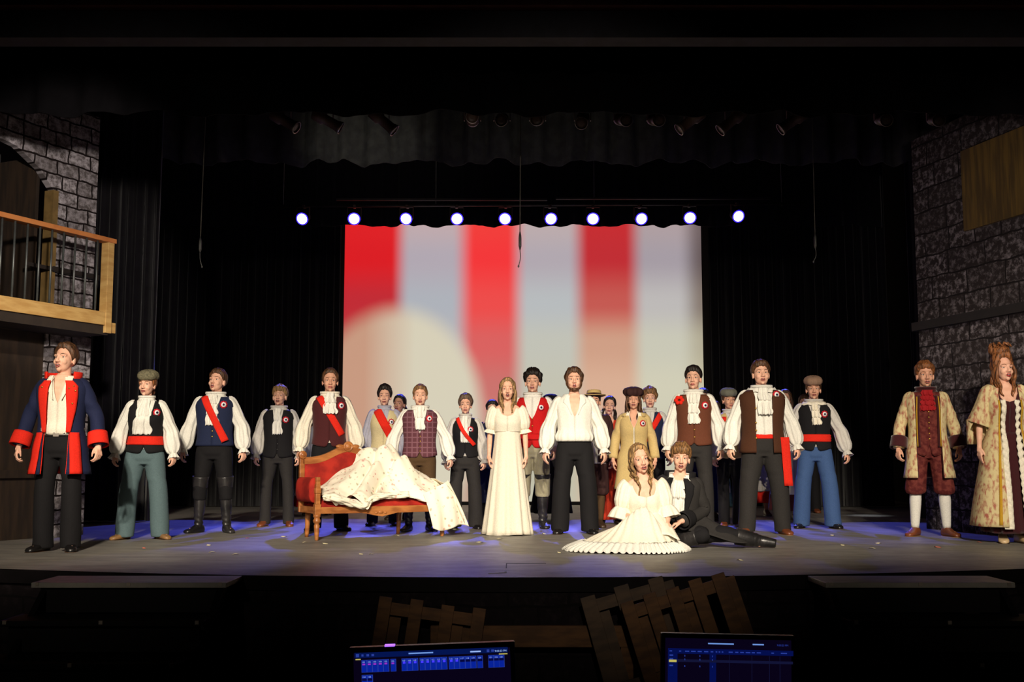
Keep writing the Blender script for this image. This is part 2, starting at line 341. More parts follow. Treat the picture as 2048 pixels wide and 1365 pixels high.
curtain('side_curtain', 'black side drape hanging beside the left balcony set', -6.2, f_(380, 1030).x, 14.6, .01, 9, 12, .06, seed=4)
curtain('side_curtain', 'black side drape with one grey lit fold near the right stone set', f_(1722, 1022).x, 7.0, 15.2, .01, 9, 11, .06, seed=5)
b1 = at(1024, 326, 14.8).z
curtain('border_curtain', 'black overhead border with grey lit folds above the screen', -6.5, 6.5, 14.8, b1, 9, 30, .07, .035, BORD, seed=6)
curtain('border_curtain', 'black overhead border just behind the row of blue lamps', -6.5, 6.5, 19.0, at(1024, 452, 19.0).z, 9, 36, .04, .02, VELV, seed=7)
curtain('border_curtain', 'black front border nearest the audience, across stage top', -6.6, 6.6, 9.6, at(1024, 228, 9.6).z, 9, 26, .04, .018, mat('border_front_black', (12, 11, 13), rough=.95, spec=.05), seed=8)

# microphones hanging
CABLE = mat('cable_grey', (120, 116, 106), rough=.5); MICM = mat('microphone_grey', (120, 122, 120), rough=.4, metal=.3)
def hanging_mic(px, ytop, y1, y2, y3, D, label, dx=0):
    a = at(px, y1, D); t = thing('hanging_microphone', label, 'microphone', (a.x, D, a.z), 0, 'microphones hanging above the stage')
    h = 9 - a.z - .6; body = at(px, y2, D).z - a.z; tip = at(px + dx, y3, D) - a
    obj('cable', MB().tube([(.08 * (1 if dx < 0 else -.0) , 0, h + .6), (.02, 0, h * .5), (0, 0, 0)], .005, n=6), CABLE, t)
    obj('microphone_body', MB().lathe([(.004, 0), (.013, body * .25), (.015, body * .4), (.015, body * .8), (.006, body)][::-1], 10), MICM, t)
    obj('gooseneck', MB().tube([(0, 0, body), (.004, 0, (body + tip.z) / 2), (tip.x, 0, tip.z)], .0045, n=6), MICM, t)
    obj('microphone_tip', MB().ell((tip.x, 0, tip.z), (.009, .009, .014), 8, 6), MICM, t)
hanging_mic(1040, 220, 462, 500, 533, 11.2, 'slim hanging microphone in front of the projection screen', -3)
hanging_mic(401, 240, 474, 505, 534, 11.2, 'slim hanging microphone beside the left balcony', 3)
hanging_mic(1630, 250, 466, 498, 524, 11.8, 'dim hanging microphone before the right black drapes', -3)

# lighting pipes and fixtures
PIPE = mat('pipe_black', (60, 52, 52), rough=.5, metal=.4); FIX = mat('fixture_black', (84, 62, 54), rough=.5); ALU = mat('fixture_bright', (170, 160, 150), rough=.35, metal=.7)
LD = 18.4; pz = at(1024, 413, LD).z
t = thing('lighting_pipe', 'black lighting pipe carrying the blue lamp row', 'lighting pipe', (0, LD, pz))
obj('pipe', MB().tube([(-4.2, 0, 0), (5.0, 0, 0.05)], .024, n=8, m=4, ref=(0, 0, 1)), PIPE, t)
for x in (-3.9, -1.3, 1.4, 4.6): obj('hanging_cable', MB().tube([(x, 0, 0), (x, 0, 9 - pz)], .006, n=5, m=2), CABLE, t)
obj('cable_trough', MB().box(-3, .6, -.03, .03, .1, .13).box(.75, 4.4, -.03, .03, .12, .15), PIPE, t, smooth=False)
GLOW = mat('lamp_glow', (255, 255, 255), emit=(175, 165, 255), estr=9.0)
LEDB = mat('led_housing', (30, 28, 40), rough=.5)
pz0 = pz
lamps = [(604, 446), (708, 445), (812, 443), (914, 442), (1010, 441), (1102, 448), (1186, 443), (1283, 439), (1380, 436), (1477, 433)]
def led_par():
    t = thing('stage_lamp', '', 'stage lamp', (0, 0, 0))
    Mx = Matrix.Rotation(R(-66), 4, 'X')                       # lens axis tips down towards the audience
    obj('housing', MB().lathe([(.03, .20), (.085, .18), (.10, .05), (.108, .0), (.09, .0)], 20, M=Mx), LEDB, t)
    h = obj('lens', MB().lathe([(.001, -.014), (.05, -.011), (.088, -.002), (.088, .004)], 24, M=Mx), GLOW, t)
    obj('lens_halo', MB().grid([[(r * math.cos(2 * PI * i / 24), r * math.sin(2 * PI * i / 24), z) for i in range(24)] for r, z in ((.086, -.001), (.098, -.004), (.108, .0))], True, M=Mx), mat('lamp_halo', (60, 40, 255), emit=(60, 40, 255), estr=1.6), t)  # glowing ring added to imitate the blue halo around the lens
    mb = MB()
    for s in (-1, 1): mb.box(s * .115 - .006, s * .115 + .006, .02, .05, .0, .21)
    mb.box(-.12, .12, .02, .05, .2, .212); obj('yoke', mb, FIX, t, smooth=False)
    obj('clamp', MB().box(-.02, .02, .02, .135, .205, .25), FIX, t, smooth=False)
    return t
base = None
BLUEC = (.10, .12, 1.0)
names = ['first', 'second', 'third', 'fourth', 'fifth', 'sixth', 'seventh', 'eighth', 'ninth', 'tenth']
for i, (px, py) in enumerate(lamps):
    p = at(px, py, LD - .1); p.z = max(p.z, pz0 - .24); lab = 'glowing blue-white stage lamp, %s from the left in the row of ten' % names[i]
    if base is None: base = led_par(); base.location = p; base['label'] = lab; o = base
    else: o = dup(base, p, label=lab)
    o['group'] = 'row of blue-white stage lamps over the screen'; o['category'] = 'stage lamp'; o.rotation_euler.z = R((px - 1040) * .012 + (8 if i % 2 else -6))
    tx = p.x * 1.15 + (.5 if i % 2 else -.4); ty = (13.4, 12.6, 13.8, 13.0, 13.3, 12.8, 13.6, 12.9, 13.4, 12.7)[i]
    spot('blue_backlight', (p.x, p.y - .22, p.z - .12), (tx, ty, 0), 1250, BLUEC, 24, .35, .05)
    if i in (1, 3, 6, 8): spot('blue_backlight_near', (p.x, p.y - .22, p.z - .12), (tx * 1.05, 9.0, 0), 260, BLUEC, 12, .6, .05)
# front electric with theatre spotlights
FD = 12.6; pz = at(1024, 205, FD).z
t = thing('lighting_pipe', 'black lighting pipe behind the front border, holding theatre spotlights', 'lighting pipe', (0, FD, pz))
obj('pipe', MB().tube([(-4.6, 0, 0), (5.4, 0, .03)], .024, n=8, m=4, ref=(0, 0, 1)), PIPE, t)
for x in (-4.2, 0, 4.2): obj('hanging_cable', MB().tube([(x, 0, 0), (x, 0, 9 - pz)], .006, n=5, m=2), CABLE, t)
def fixture():
    t = thing('theatre_spotlight', '', 'spotlight', (0, 0, 0), 0, 'spotlights on the front lighting pipe')
    # long barrel along -Z (rotated per copy), hung at the origin
    obj('barrel', MB().lathe([(.045, .16), (.075, .14), (.08, .02), (.06, 0), (.062, -.16), (.07, -.17), (.07, -.2), (.02, -.2)], 14), FIX, t)
    obj('lens_rim', MB().grid([[(r * math.cos(2 * PI * i / 16), r * math.sin(2 * PI * i / 16), z) for i in range(16)] for r, z in ((.072, -.19), (.077, -.2), (.077, -.215), (.070, -.215))], True), ALU, t)
    mb = MB().box(-.1, -.092, -.02, .02, -.02, .14).box(.092, .1, -.02, .02, -.02, .14).box(-.1, .1, -.02, .02, .13, .14); obj('yoke', mb, FIX, t, smooth=False)
    obj('clamp', MB().box(-.02, .02, -.03, .03, .14, .24), ALU, t, smooth=False); return t
fx = None
spots_ = [(565, 238, 0, -58, 'pointing down to the right, leftmost'), (650, 235, 0, -62, 'small, tilted right, second from left'), (762, 243, 0, -50, 'steeply tilted, third from left'), (945, 232, 80, 0, 'bright-rimmed and facing the audience'),
          (1004, 226, 70, 0, 'with one bright glint, right of the facing one'), (1075, 224, 72, 0, 'with two bright side glints above the hanging microphone'), (1165, 226, 60, 0, 'very dim, between two pairs of glints'), (1244, 226, 70, 0, 'with two yellowish glints'), (1310, 226, 70, 0, 'with two white glints'),
          (1385, 240, 0, 52, 'large pale one tilted left'), (1467, 242, 0, 50, 'dim and tilted left, right of the pale one'), (1590, 240, 0, 55, 'very dim, tilted left, over the right wing'), (1765, 227, 70, 0, 'with two small glints near the right stone set'), (1870, 228, 70, 0, 'with one bright glint, rightmost')]
for i, (px, py, rx, ry, d) in enumerate(spots_):
    p = at(px, 236, FD); p.z = pz - .205; lab = 'black theatre spotlight ' + d
    if fx is None: fx = fixture(); o = fx
    else: o = dup(fx, p)
    o.location = p; o['label'] = lab
    for c in o.children:
        if c.name.startswith(('barrel', 'lens_rim')): c.rotation_euler = (R(-rx), R(ry), R((i * 37) % 20 - 10))
spot('glint_left', (-.6, 11.6, 4.2), tuple(at(945, 232, FD)), 3, (1, .85, .7), 25)  # added small light so the dark fixtures show
spot('glint_right', (1.4, 11.7, 4.15), tuple(at(1385, 240, FD)), 3, (1, .9, .75), 25)  # same kind of added light for the right-hand fixtures

# ---------------------------------------------------------------- left set: stone flat, door, balcony
P1 = floor_at(166, 1070); DIR = Vector((.42, .90, 0)).normalized()     # the flat runs towards the viewer's left
P1.z = 0
# local: +x runs along the flat towards the left foreground, +y points to the stage side... sign fixed below
ex = -DIR; ez = Vector((0, 0, 1)); ey = Vector((DIR.y, -DIR.x, 0))      # ey = into the stage (right / near)
ML = Matrix(((ex.x, ey.x, 0, P1.x), (ex.y, ey.y, 0, P1.y), (0, 0, 1, 0), (0, 0, 0, 1)))
PLW = mat('ply_dark', (52, 38, 26), rough=.7, rgb2=(36, 26, 18), scale=4, stretch=(4, 4, .5))
PINE = mat('pine_timber', (206, 168, 104), rough=.55, rgb2=(188, 146, 84), scale=4, stretch=(1, 1, 5)); PINER = mat('pine_rail_orange', (206, 132, 74), rough=.5, rgb2=(190, 116, 62), scale=5)
STEEL = mat('baluster_grey', (96, 100, 98), rough=.4, metal=.5)
WL = 2.0; WT = at(205, 236, P1.y).z
flat = thing('stone_tower_flat', 'painted grey stone wall set piece behind the left balcony', 'stage set', P1)
def lset(name, mb, m, parent, smooth=False, uv=False, **k):
    mb2 = mb; o = obj(name, mb2, m, None, smooth=smooth, **k)
    if uv: uvbox(o, lambda c: (c.x, c.z))
    o.matrix_world = ML; o.parent = parent; o.matrix_parent_inverse = Matrix.Translation(-parent.location)
    o.matrix_basis = ML; return o
# wall panel: full-height strip by the edge, upper doorway with an arched head, lower door
z_deck = 2.12
mb = MB().box(0, .62, -.08, 0, 0, z_deck).box(0, .56, -.08, 0, z_deck, WT)
lset('wall_panel', mb, STONE_L, flat, uv=True)
arch = [(.56, 3.62), (.8, 3.86), (1.1, 4.02), (1.5, 4.08), (WL, 4.1), (WL, WT), (.56, WT)]
lset('arch_panel', MB().prism(arch, -.08, 0), STONE_L, flat, uv=True)
lset('door_jamb', MB().box(.56, .63, -.10, .03, z_deck + .12, 3.66), mat('jamb_wood', (130, 104, 60), rough=.6), flat)
lset('doorway_board', MB().box(.74, WL, -.7, -.66, z_deck, 4.1), mat('door_grey', (50, 50, 46), rough=.8), flat)
lset('doorway_return', MB().box(.72, .76, -.66, -.08, z_deck, 4.0), PLW, flat)  # dark ply board at the side of the upper doorway
dr = lset('door_panel', MB().box(.62, WL, -.10, -.02, 0, z_deck), PLW, flat)
lset('door_batten', MB().box(.70, WL, -.02, .02, .62, .70), PLW, flat)
lset('ledge', MB().box(-.04, .60, -.02, .05, 2.78, 2.84), mat('ledge_dark', (30, 26, 26), rough=.8), flat)
bal = thing('balcony', 'pine framed balcony with grey metal bars and orange handrail', 'balcony', P1)
PB = at(214, 560, 11.6) - P1; BO = PB.dot(ey); BX = PB.dot(ex)
lset('deck', MB().box(BX - .02, WL, .004, BO + .02, z_deck, z_deck + .12), mat('deck_dark', (46, 36, 28), rough=.8), bal)
lset('lower_beam', MB().box(BX - .04, WL, BO, BO + .045, z_deck + .10, z_deck + .24), PINE, bal, bevel=.004)
lset('corner_post', MB().box(BX - .04, BX + .045, BO - .05, BO + .05, z_deck + .02, z_deck + 1.0), PINE, bal, bevel=.004)
lset('beam_end', MB().box(BX - .13, BX - .04, BO - .06, BO + .02, z_deck + .03, z_deck + .14), PINE, bal, bevel=.004)
lset('handrail', MB().box(BX - .06, WL, BO - .06, BO + .06, z_deck + .99, z_deck + 1.04), PINER, bal, bevel=.005)
lset('side_rail', MB().box(BX - .02, BX + .02, .03, BO - .05, z_deck + .10, z_deck + .18), PINE, bal, bevel=.004)
for k in range(12):
    x = BX + .16 + k * .15
    lset('baluster', MB().tube([(x, BO + .01, z_deck + .2), (x, BO + .01, z_deck + .995)], .011, n=8, m=3), STEEL, bal, smooth=True)
lset('mid_rail', MB().box(-.02, .95, -.0 + .03, .06, 2.79, 2.83), mat('rail_dark', (36, 28, 24), rough=.7), bal)

# ---------------------------------------------------------------- right set: stone wall with trim and yellow board
Q1 = floor_at(1868, 1058); Q1.z = 0; DR = Vector((.27, -.963, 0)).normalized(); er = DR; eyr = Vector((-DR.y, DR.x, 0)) * -1
MR = Matrix(((er.x, eyr.x, 0, Q1.x), (er.y, eyr.y, 0, Q1.y), (0, 0, 1, 0), (0, 0, 0, 1)))
wallr = thing('stone_tower_wall', 'tall dark painted stone wall set piece on the right', 'stage set', Q1)
def rset(name, mb, m, parent, uv=False, smooth=False, **k):
    o = obj(name, mb, m, None, smooth=smooth, **k)
    if uv: uvbox(o, lambda c: (c.x, c.z))
    o.parent = parent; o.matrix_parent_inverse = Matrix.Translation(-parent.location); o.matrix_basis = MR; return o
zt = at(1846, 284, Q1.y).z; ztr = at(1855, 655, Q1.y).z
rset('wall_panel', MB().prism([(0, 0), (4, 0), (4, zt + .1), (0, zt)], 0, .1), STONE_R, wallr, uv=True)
rset('ledge', MB().box(-.04, 4, .1, .17, ztr - .05, ztr + .05), mat('ledge_dark', (30, 26, 26), rough=.8), wallr)
yl = at(1956, 300, 11.3)
YB = mat('ochre_board', (112, 88, 34), rough=.7, rgb2=(82, 64, 26), scale=3, stretch=(6, 6, .6))
rset('board', MB().box(.92, 2.2, .1, .13, 3.36, 4.28), YB, wallr)

# ---------------------------------------------------------------- house: stairs, pallets, plank, monitors
STEP = mat('stair_black', (9, 8, 10), rough=.7, spec=.15); BOLT = mat('stair_bolt', (150, 140, 130), rough=.4, metal=.6)
def stairs(label, xa, xb, sh):
    t = thing('stage_steps', label, 'steps', ((xa + xb) / 2, 7.6, -1.1))
    hw = (xb - xa) / 2
    for k in range(5):
        z = 1.1 - .2 * k - .003; yb_ = .22 if k == 0 else .12 - .34 * k; yf = .12 - .34 * (k + 1); x = sh * k
        tr = obj('tread', MB().box(-hw + x, hw + x, yf, yb_, z - .035, z), STEP if k else FLOORM, t, smooth=False, bevel=.004)
        obj('riser', MB().box(-hw + x + .04, hw + x - .04, yf + .06, yf + .08, z - .2, z - .035), STEP, t, smooth=False)
        mb = MB()
        for bx in (-hw + .04, 0, hw - .04): mb.box(bx + x - .012, bx + x + .012, yf - .004, yf + .01, z - .02, z + .002)
        obj('bolt_heads', mb, BOLT, tr, smooth=False)
    for s in (-1, 1):
        poly = [(-1.7, 0), (.4, 0), (.4, 1.06), (.0, 1.06)] + [(-.22 - .34 * k, 1.06 - .2 * k) for k in range(0, 5)]
        M = Matrix.Translation((s * (hw - .06), 0, 0)) @ Matrix(((0, 1, 0, 0), (1, 0, 0, 0), (0, 0, 1, 0), (0, 0, 0, 1)))
        obj('stringer', MB(M).prism([(-1.5, 0), (.18, 0), (.18, 1.05), (-.15, 1.05)], -.02, .02), STEP, t, smooth=False)
    return t
stairs('black steps from the stage down to the house on the left', floor_at(122, 1150).x, floor_at(488, 1150).x, -.05)
stairs('black steps from the stage down to the house on the right', floor_at(1612, 1150).x, floor_at(1968, 1150).x, .05)
PAL = mat('pallet_wood', (96, 64, 34), rough=.8, rgb2=(74, 48, 26), scale=5, stretch=(1, 1, 4)); PAL2 = mat('pallet_wood_grey', (76, 58, 42), rough=.8, rgb2=(60, 46, 34), scale=5, stretch=(1, 1, 4))
def pallet(label, tlpx, trpx, w, tilt, m, slats, L_=1.1, extra=0):
    a = at(*tlpx, 7.45); c = at(*trpx, 7.45); ang = math.atan2(c.z - a.z, c.x - a.x)
    t = thing('wooden_pallet', label, 'pallet', (a.x, a.y, a.z), 0, 'pallets leaning on the stage front')
    Mr = Matrix.Rotation(-R(tilt), 4, 'X') @ Matrix.Rotation(-ang, 4, 'Y')
    t.rotation_euler = Mr.to_euler(); W = (c - a).length
    obj('top_rail', MB().box(0, W, -.0, .06, -.11, -.03), m, t, smooth=False)
    obj('bottom_rail', MB().box(0, W, -.0, .06, -L_, -L_ + .08), m, t, smooth=False)
    obj('middle_rail', MB().box(0, W, -.0, .06, -L_ * .55, -L_ * .55 + .08), m, t, smooth=False)
    for k in range(slats):
        x = (W - w) * k / (slats - 1); mb = MB().box(x, x + w, -.022, 0, -L_, .0 + .01 * (k % 2)); obj('slat', mb, m, t, smooth=False, bevel=.003)
    for k in range(0, slats, 2):
        x = (W - w) * k / (slats - 1) + .07; obj('back_slat', MB().box(x, x + w, .06, .08, -L_, -.04), m, t, smooth=False)
    return t
pallet('brown wooden pallet leaning on the stage front behind the left monitor', (760, 1193), (972, 1222), .085, 10, PAL, 4)
p2 = pallet('grey brown wooden pallet leaning left of the right monitor', (1160, 1192), (1330, 1182), .10, 10, PAL2, 3, 1.2); p2.rotation_euler.y += R(-12); p2.location.z -= .02
p3 = pallet('weathered wooden pallet leaning behind the right monitor', (1232, 1180), (1440, 1155), .085, 8, PAL, 5, 1.0); p3.location.y -= .26; p3.rotation_euler.y += R(-10); p3.location.z -= .06
a = at(960, 1262, 7.3); b_ = at(1215, 1272, 7.3)
o = obj('wooden_plank', MB().box(-.75, .62, 0, .04, -.14, 0), PAL, smooth=False, bevel=.004, loc=((a.x + b_.x) / 2, 7.5, a.z)); tag(o, 'horizontal wooden plank between the pallets under the stage edge', 'plank')
# plank stands on two low feet so that it does not float
for x in (-.72, .52): obj('plank_leg', MB().box(x, x + .08, 0, .04, -1.1 - a.z, -.14), PAL, o, smooth=False)

# booth desk and monitors
DSK = mat('desk_black', (18, 18, 20), rough=.5)
dz = -.36
t = thing('booth_desk', 'black desk just below the frame carrying both monitors', 'desk', (.1, 3.6, -1.1))
obj('desk_top', MB().box(-1.3, 1.6, -.5, .9, dz + 1.07, dz + 1.1), DSK, t, smooth=False, bevel=.004)
for x in (-1.25, 1.5):
    for y in (-.45, .82): obj('leg', MB().box(x, x + .05, y, y + .05, 0, dz + 1.07), DSK, t, smooth=False)
BEZ = mat('monitor_bezel', (16, 14, 16), rough=.35); 
def em(name, rgb, s=1.0): return mat('screen_' + name, (0, 0, 0), emit=rgb, estr=s, rough=.3)
BG = em('background', (8, 3, 22)); BAR = em('bar', (4, 20, 78)); TILE = em('tile', (8, 34, 150)); TILD = em('tile_dark', (6, 8, 60)); TEXT = em('text', (150, 180, 240)); LINE = em('line', (110, 150, 220)); YEL = em('yellow', (190, 180, 90)); MAG = em('magenta', (150, 50, 190)); TILG = em('tile_edge', (40, 60, 150)); GRIDC = em('grid', (18, 20, 52)); PURP = em('led', (150, 90, 255), 2.0); COLB = em('column', (4, 14, 74)); BRB = em('bright_blue', (70, 60, 255))
def text(s, size, x, z, y, mb):
    cu = bpy.data.curves.new('text', 'FONT'); cu.body = s; cu.size = size; cu.resolution_u = 2; o = bpy.data.objects.new('text', cu); COL.objects.link(o)
    me = bpy.data.meshes.new_from_object(o.evaluated_get(bpy.context.evaluated_depsgraph_get())); bpy.data.objects.remove(o)
    b = len(mb.v)
    for v in me.vertices: mb.v.append(Vector((x + v.co.x, y, z + v.co.y)))
    for p in me.polygons: mb.f.append(tuple(b + i for i in p.vertices)); mb.mi.append(0)
    bpy.data.meshes.remove(me)
def monitor(label, pl, pr, D, hgt):
    a = at(*pl, D); c = at(*pr, D); W = (c - a).length; ang = math.atan2(c.z - a.z, c.x - a.x)
    t = thing('computer_monitor', label, 'monitor', ((a.x + c.x) / 2, D, (a.z + c.z) / 2))
    t.rotation_euler = (0, -ang, 0); hw = W / 2
    obj('bezel', MB().box(-hw, hw, 0, .03, -hgt, 0), BEZ, t, smooth=False, bevel=.003)
    obj('back_shell', MB().box(-hw + .05, hw - .05, .03, .06, -hgt + .04, -.05), BEZ, t, smooth=False, bevel=.01)
    sc_ = obj('display', MB().box(-hw + .014, hw - .014, -.002, 0, -hgt + .02, -.016), BG, t, smooth=False)
    obj('stand', MB().box(-.03, .03, .06, .09, dz - t.location.z + .02, -.1), BEZ, t, smooth=False)
    obj('stand_base', MB().box(-.12, .12, -.03, .15, dz - t.location.z + .004, dz - t.location.z + .02), BEZ, t, smooth=False)
    return t, sc_, hw
mon, dsp, hw = monitor('monitor with rows of blue tiles on its screen, left of two', (697, 1297), (1029, 1284), 3.3, .3)
pm = 2 * hw / 332.0      # metres per photo pixel
def rct(mb, px, py, w, h, y=-.004): mb.box(-hw + px * pm, -hw + (px + w) * pm, y, -.002, -(py + h) * pm, -py * pm); return mb
bars = MB(); rct(bars, 12, 10, 306, 10); obj('title_bar', bars, BAR, dsp, smooth=False)
tiles = MB(); edges = MB(); lines = MB(); dots = MB(); darks = MB(); mags = MB(); nums = MB()
xs_ = [26, 37, 48, 59, 70, 84] + [106, 117, 128] + [142, 153, 164, 175, 186] + [200, 211, 222, 233, 244, 257] + [279, 290, 300]
for i, x in enumerate(xs_):
    rct(edges, x - .6, 24.4, 11.2, 24.2, -.0035); rct(tiles, x, 25, 9.6, 23, -.005)
    if i < 6: rct(mags, x + 1.5, 31, 5.5, 3, -.006)
    elif i < 16: rct(dots, x + 2.2, 30, 5, 4, -.006)
    else: rct(darks, x, 30.5, 9.6, 4.5, -.006)
    text(str(101 + i), 4.2 * pm, -hw + (x + 1) * pm, -29.5 * pm, -.007, nums)
for x in (26, 37):
    rct(edges, x - .6, 53.4, 11.2, 30, -.0035); rct(tiles, x, 54, 9.6, 29, -.005); rct(darks, x, 60, 9.6, 4.5, -.006)
    text('12%d' % (4 + (x > 30)), 4.2 * pm, -hw + (x + 1) * pm, -58.5 * pm, -.007, nums)
obj('tile_numbers', nums, TEXT, dsp, smooth=False); obj('tile_edges', edges, TILG, dsp, smooth=False); obj('channel_tiles', tiles, TILE, dsp, smooth=False); obj('tile_markers', mags, MAG, dsp, smooth=False); obj('tile_markers', dots, BRB, dsp, smooth=False); obj('tile_bands', darks, TILD, dsp, smooth=False)
mb = MB(); rct(mb, 120, 13.5, 49, 2.4, -.006); obj('command_line', mb, LINE, dsp, smooth=False)
mb = MB(); rct(mb, 14, 22, 10, 1.6, -.006); rct(mb, 300, 22, 17, 1.4, -.006); obj('highlight', mb, YEL, dsp, smooth=False)
mb = MB(); rct(mb, 15, 12, 6, 6, -.006); rct(mb, 26, 13, 4, 4, -.006); rct(mb, 36, 13, 5, 4, -.006); rct(mb, 46, 13, 5, 4, -.006); rct(mb, 276, 13, 5, 5, -.006); rct(mb, 285, 13.5, 6, 4, -.006); obj('icons', mb, TILG, dsp, smooth=False)
mb = MB(); text('9:03:23 PM', 5.2 * pm, -hw + 292 * pm, -18 * pm, -.007, mb); obj('clock_text', mb, TEXT, dsp, smooth=False); mb = MB(); rct(mb, 243, 14.6, 21, 2.6, -.006); obj('title_line', mb, TEXT, dsp, smooth=False)
obj('power_light', MB().box(-hw + 72 * pm, -hw + 92 * pm, .001, .02, -.001, .004), PURP, mon, smooth=False)
mon2, dsp2, hw = monitor('darker monitor with a table and one yellow cell, right of two', (1323, 1267), (1590, 1273), 4.05, .3)
pm = 2 * hw / 267.0
mb = MB(); rct(mb, 13, 29, 250, 10); rct(mb, 13, 39, 19, 80); rct(mb, 96, 39, 13, 80); obj('table_header', mb, COLB, dsp2, smooth=False)
mb = MB(); rct(mb, 32, 50, 230, 5, -.0045)
for x in (135, 180, 215, 236): rct(mb, x, 40, .7, 78, -.0045)
obj('grid_lines', mb, GRIDC, dsp2, smooth=False)
mb = MB(); rct(mb, 93, 17, 51, 2.2, -.006); obj('command_line', mb, LINE, dsp2, smooth=False)
mb = MB(); rct(mb, 15, 51, 15, 4.5, -.006); obj('highlight', mb, YEL, dsp2, smooth=False)
mb = MB()
for x, w in ((16, 5), (35, 4), (47, 8), (59, 9), (72, 8), (85, 8), (98, 5), (108, 3), (114, 3), (120, 3), (134, 8), (147, 6), (157, 7), (168, 9), (180, 6), (190, 8), (219, 5), (238, 12)): rct(mb, x, 33, w, 2, -.006)
for y in (41, 48, 61):
    rct(mb, 16, y, 7, 2.4, -.006)
    for x in (46, 76, 101): rct(mb, x, y + .5, 1.2, 3, -.006)
obj('table_text', mb, TILG, dsp2, smooth=False)
mb = MB(); text('9:03:23 PM', 5 * pm, -hw + 230 * pm, -20 * pm, -.007, mb); obj('clock_text', mb, TILG, dsp2, smooth=False); mb = MB(); rct(mb, 182, 17, 22, 2.2, -.006); obj('title_line', mb, LINE, dsp2, smooth=False)

# paper scraps on the floor
scr = [(165, 1097), (288, 1098), (418, 1092), (425, 1106), (472, 1110), (495, 1078), (568, 1075), (610, 1086), (650, 1089), (722, 1110), (742, 1110), (795, 1073), (872, 1065), (960, 1086), (1000, 1079), (1088, 1069), (1118, 1107), (1455, 1080), (1480, 1122), (1665, 1072), (1685, 1092), (1744, 1098), (1757, 1088), (1875, 1096), (1958, 1086), (1450, 1070), (910, 1060), (680, 1060)]
WHERE = ['right of the tailcoat man', 'below the tweed cap person', 'in front of the navy vest man', 'near the edge below the navy vest man', 'near the edge, left of the settee', 'beside the navy vest man\'s boot', 'in front of the blond man\'s shoes', 'left of the settee\'s front leg', 'right of the settee\'s front leg', 'before the settee, left of a pair', 'before the settee, right of a pair', 'under the middle of the settee', 'by the settee\'s right leg', 'left of the long gown hem', 'at the gown hem\'s left corner', 'between long gown and white shirt man', 'left of the seated woman\'s skirt', 'behind the seated man\'s boot', 'in front of the seated man\'s boot', 'by the blue trousers\' right foot', 'in the open right of the blue trousers', 'left of the brocade boy, nearer', 'left of the brocade boy, farther', 'in front of the brocade boy\'s shoes', 'left of the beige shoe at far right', 'between big man and seated pair', 'behind the flowered cloth\'s corner', 'under the settee\'s left part']
SCW = mat('paper_white', (206, 196, 160), rough=.8); SCR_ = mat('paper_pink', (200, 110, 90), rough=.8)
for i, (px, py) in enumerate(scr):
    p = floor_at(px, py); r = random.uniform(0, 3); s = random.uniform(.6, 1.1)
    red = i in (1, 5, 23, 24)
    pts = [[(-.035 * s, -.02 * s, .002), (0, -.024 * s, .008), (.034 * s, -.018 * s, .003)], [(-.036 * s, .02 * s, .004), (0, .024 * s, .012), (.03 * s, .02 * s, .002)]]
    o = obj('paper_scrap', MB().grid(pts), SCR_ if red else SCW, solid=.001, loc=p); o.rotation_euler.z = r
    tag(o, 'small %s paper scrap on the stage floor %s' % ('red' if red else 'pale', WHERE[i]), 'paper scrap', 'paper scraps on the stage floor')
a = floor_at(978, 1148); o = obj('floor_tape', MB().box(-.07, .07, -.008, .008, 0, .003, M=Matrix.Translation((a.x + .06, a.y + .02, .001)) @ Matrix.Rotation(.5, 4, 'Z')).box(a.x + .11, a.x + .122, a.y + .05, a.y + .22, .001, .004), mat('tape_white', (200, 196, 190), rough=.6)); tag(o, 'short white tape mark near the stage edge', 'tape mark')

FOLD = at(1716, 800, 15.1)
spot('curtain_edge_light', (4.0, 13.2, 4.6), tuple(FOLD), 900, (.85, .9, 1), 7, .9)  # added narrow light to brighten one fold of the right drape

h0 = floor_at(1012, 1128); h1 = floor_at(1092, 1128)
o = obj('trim_hatch', MB().box(h0.x, h1.x, h0.y, h0.y + .012, 0, .002).box(h0.x, h0.x + .008, h0.y - .35, h0.y, 0, .002), mat('seam_dark', (20, 18, 18)), smooth=False); tag(o, kind='structure')
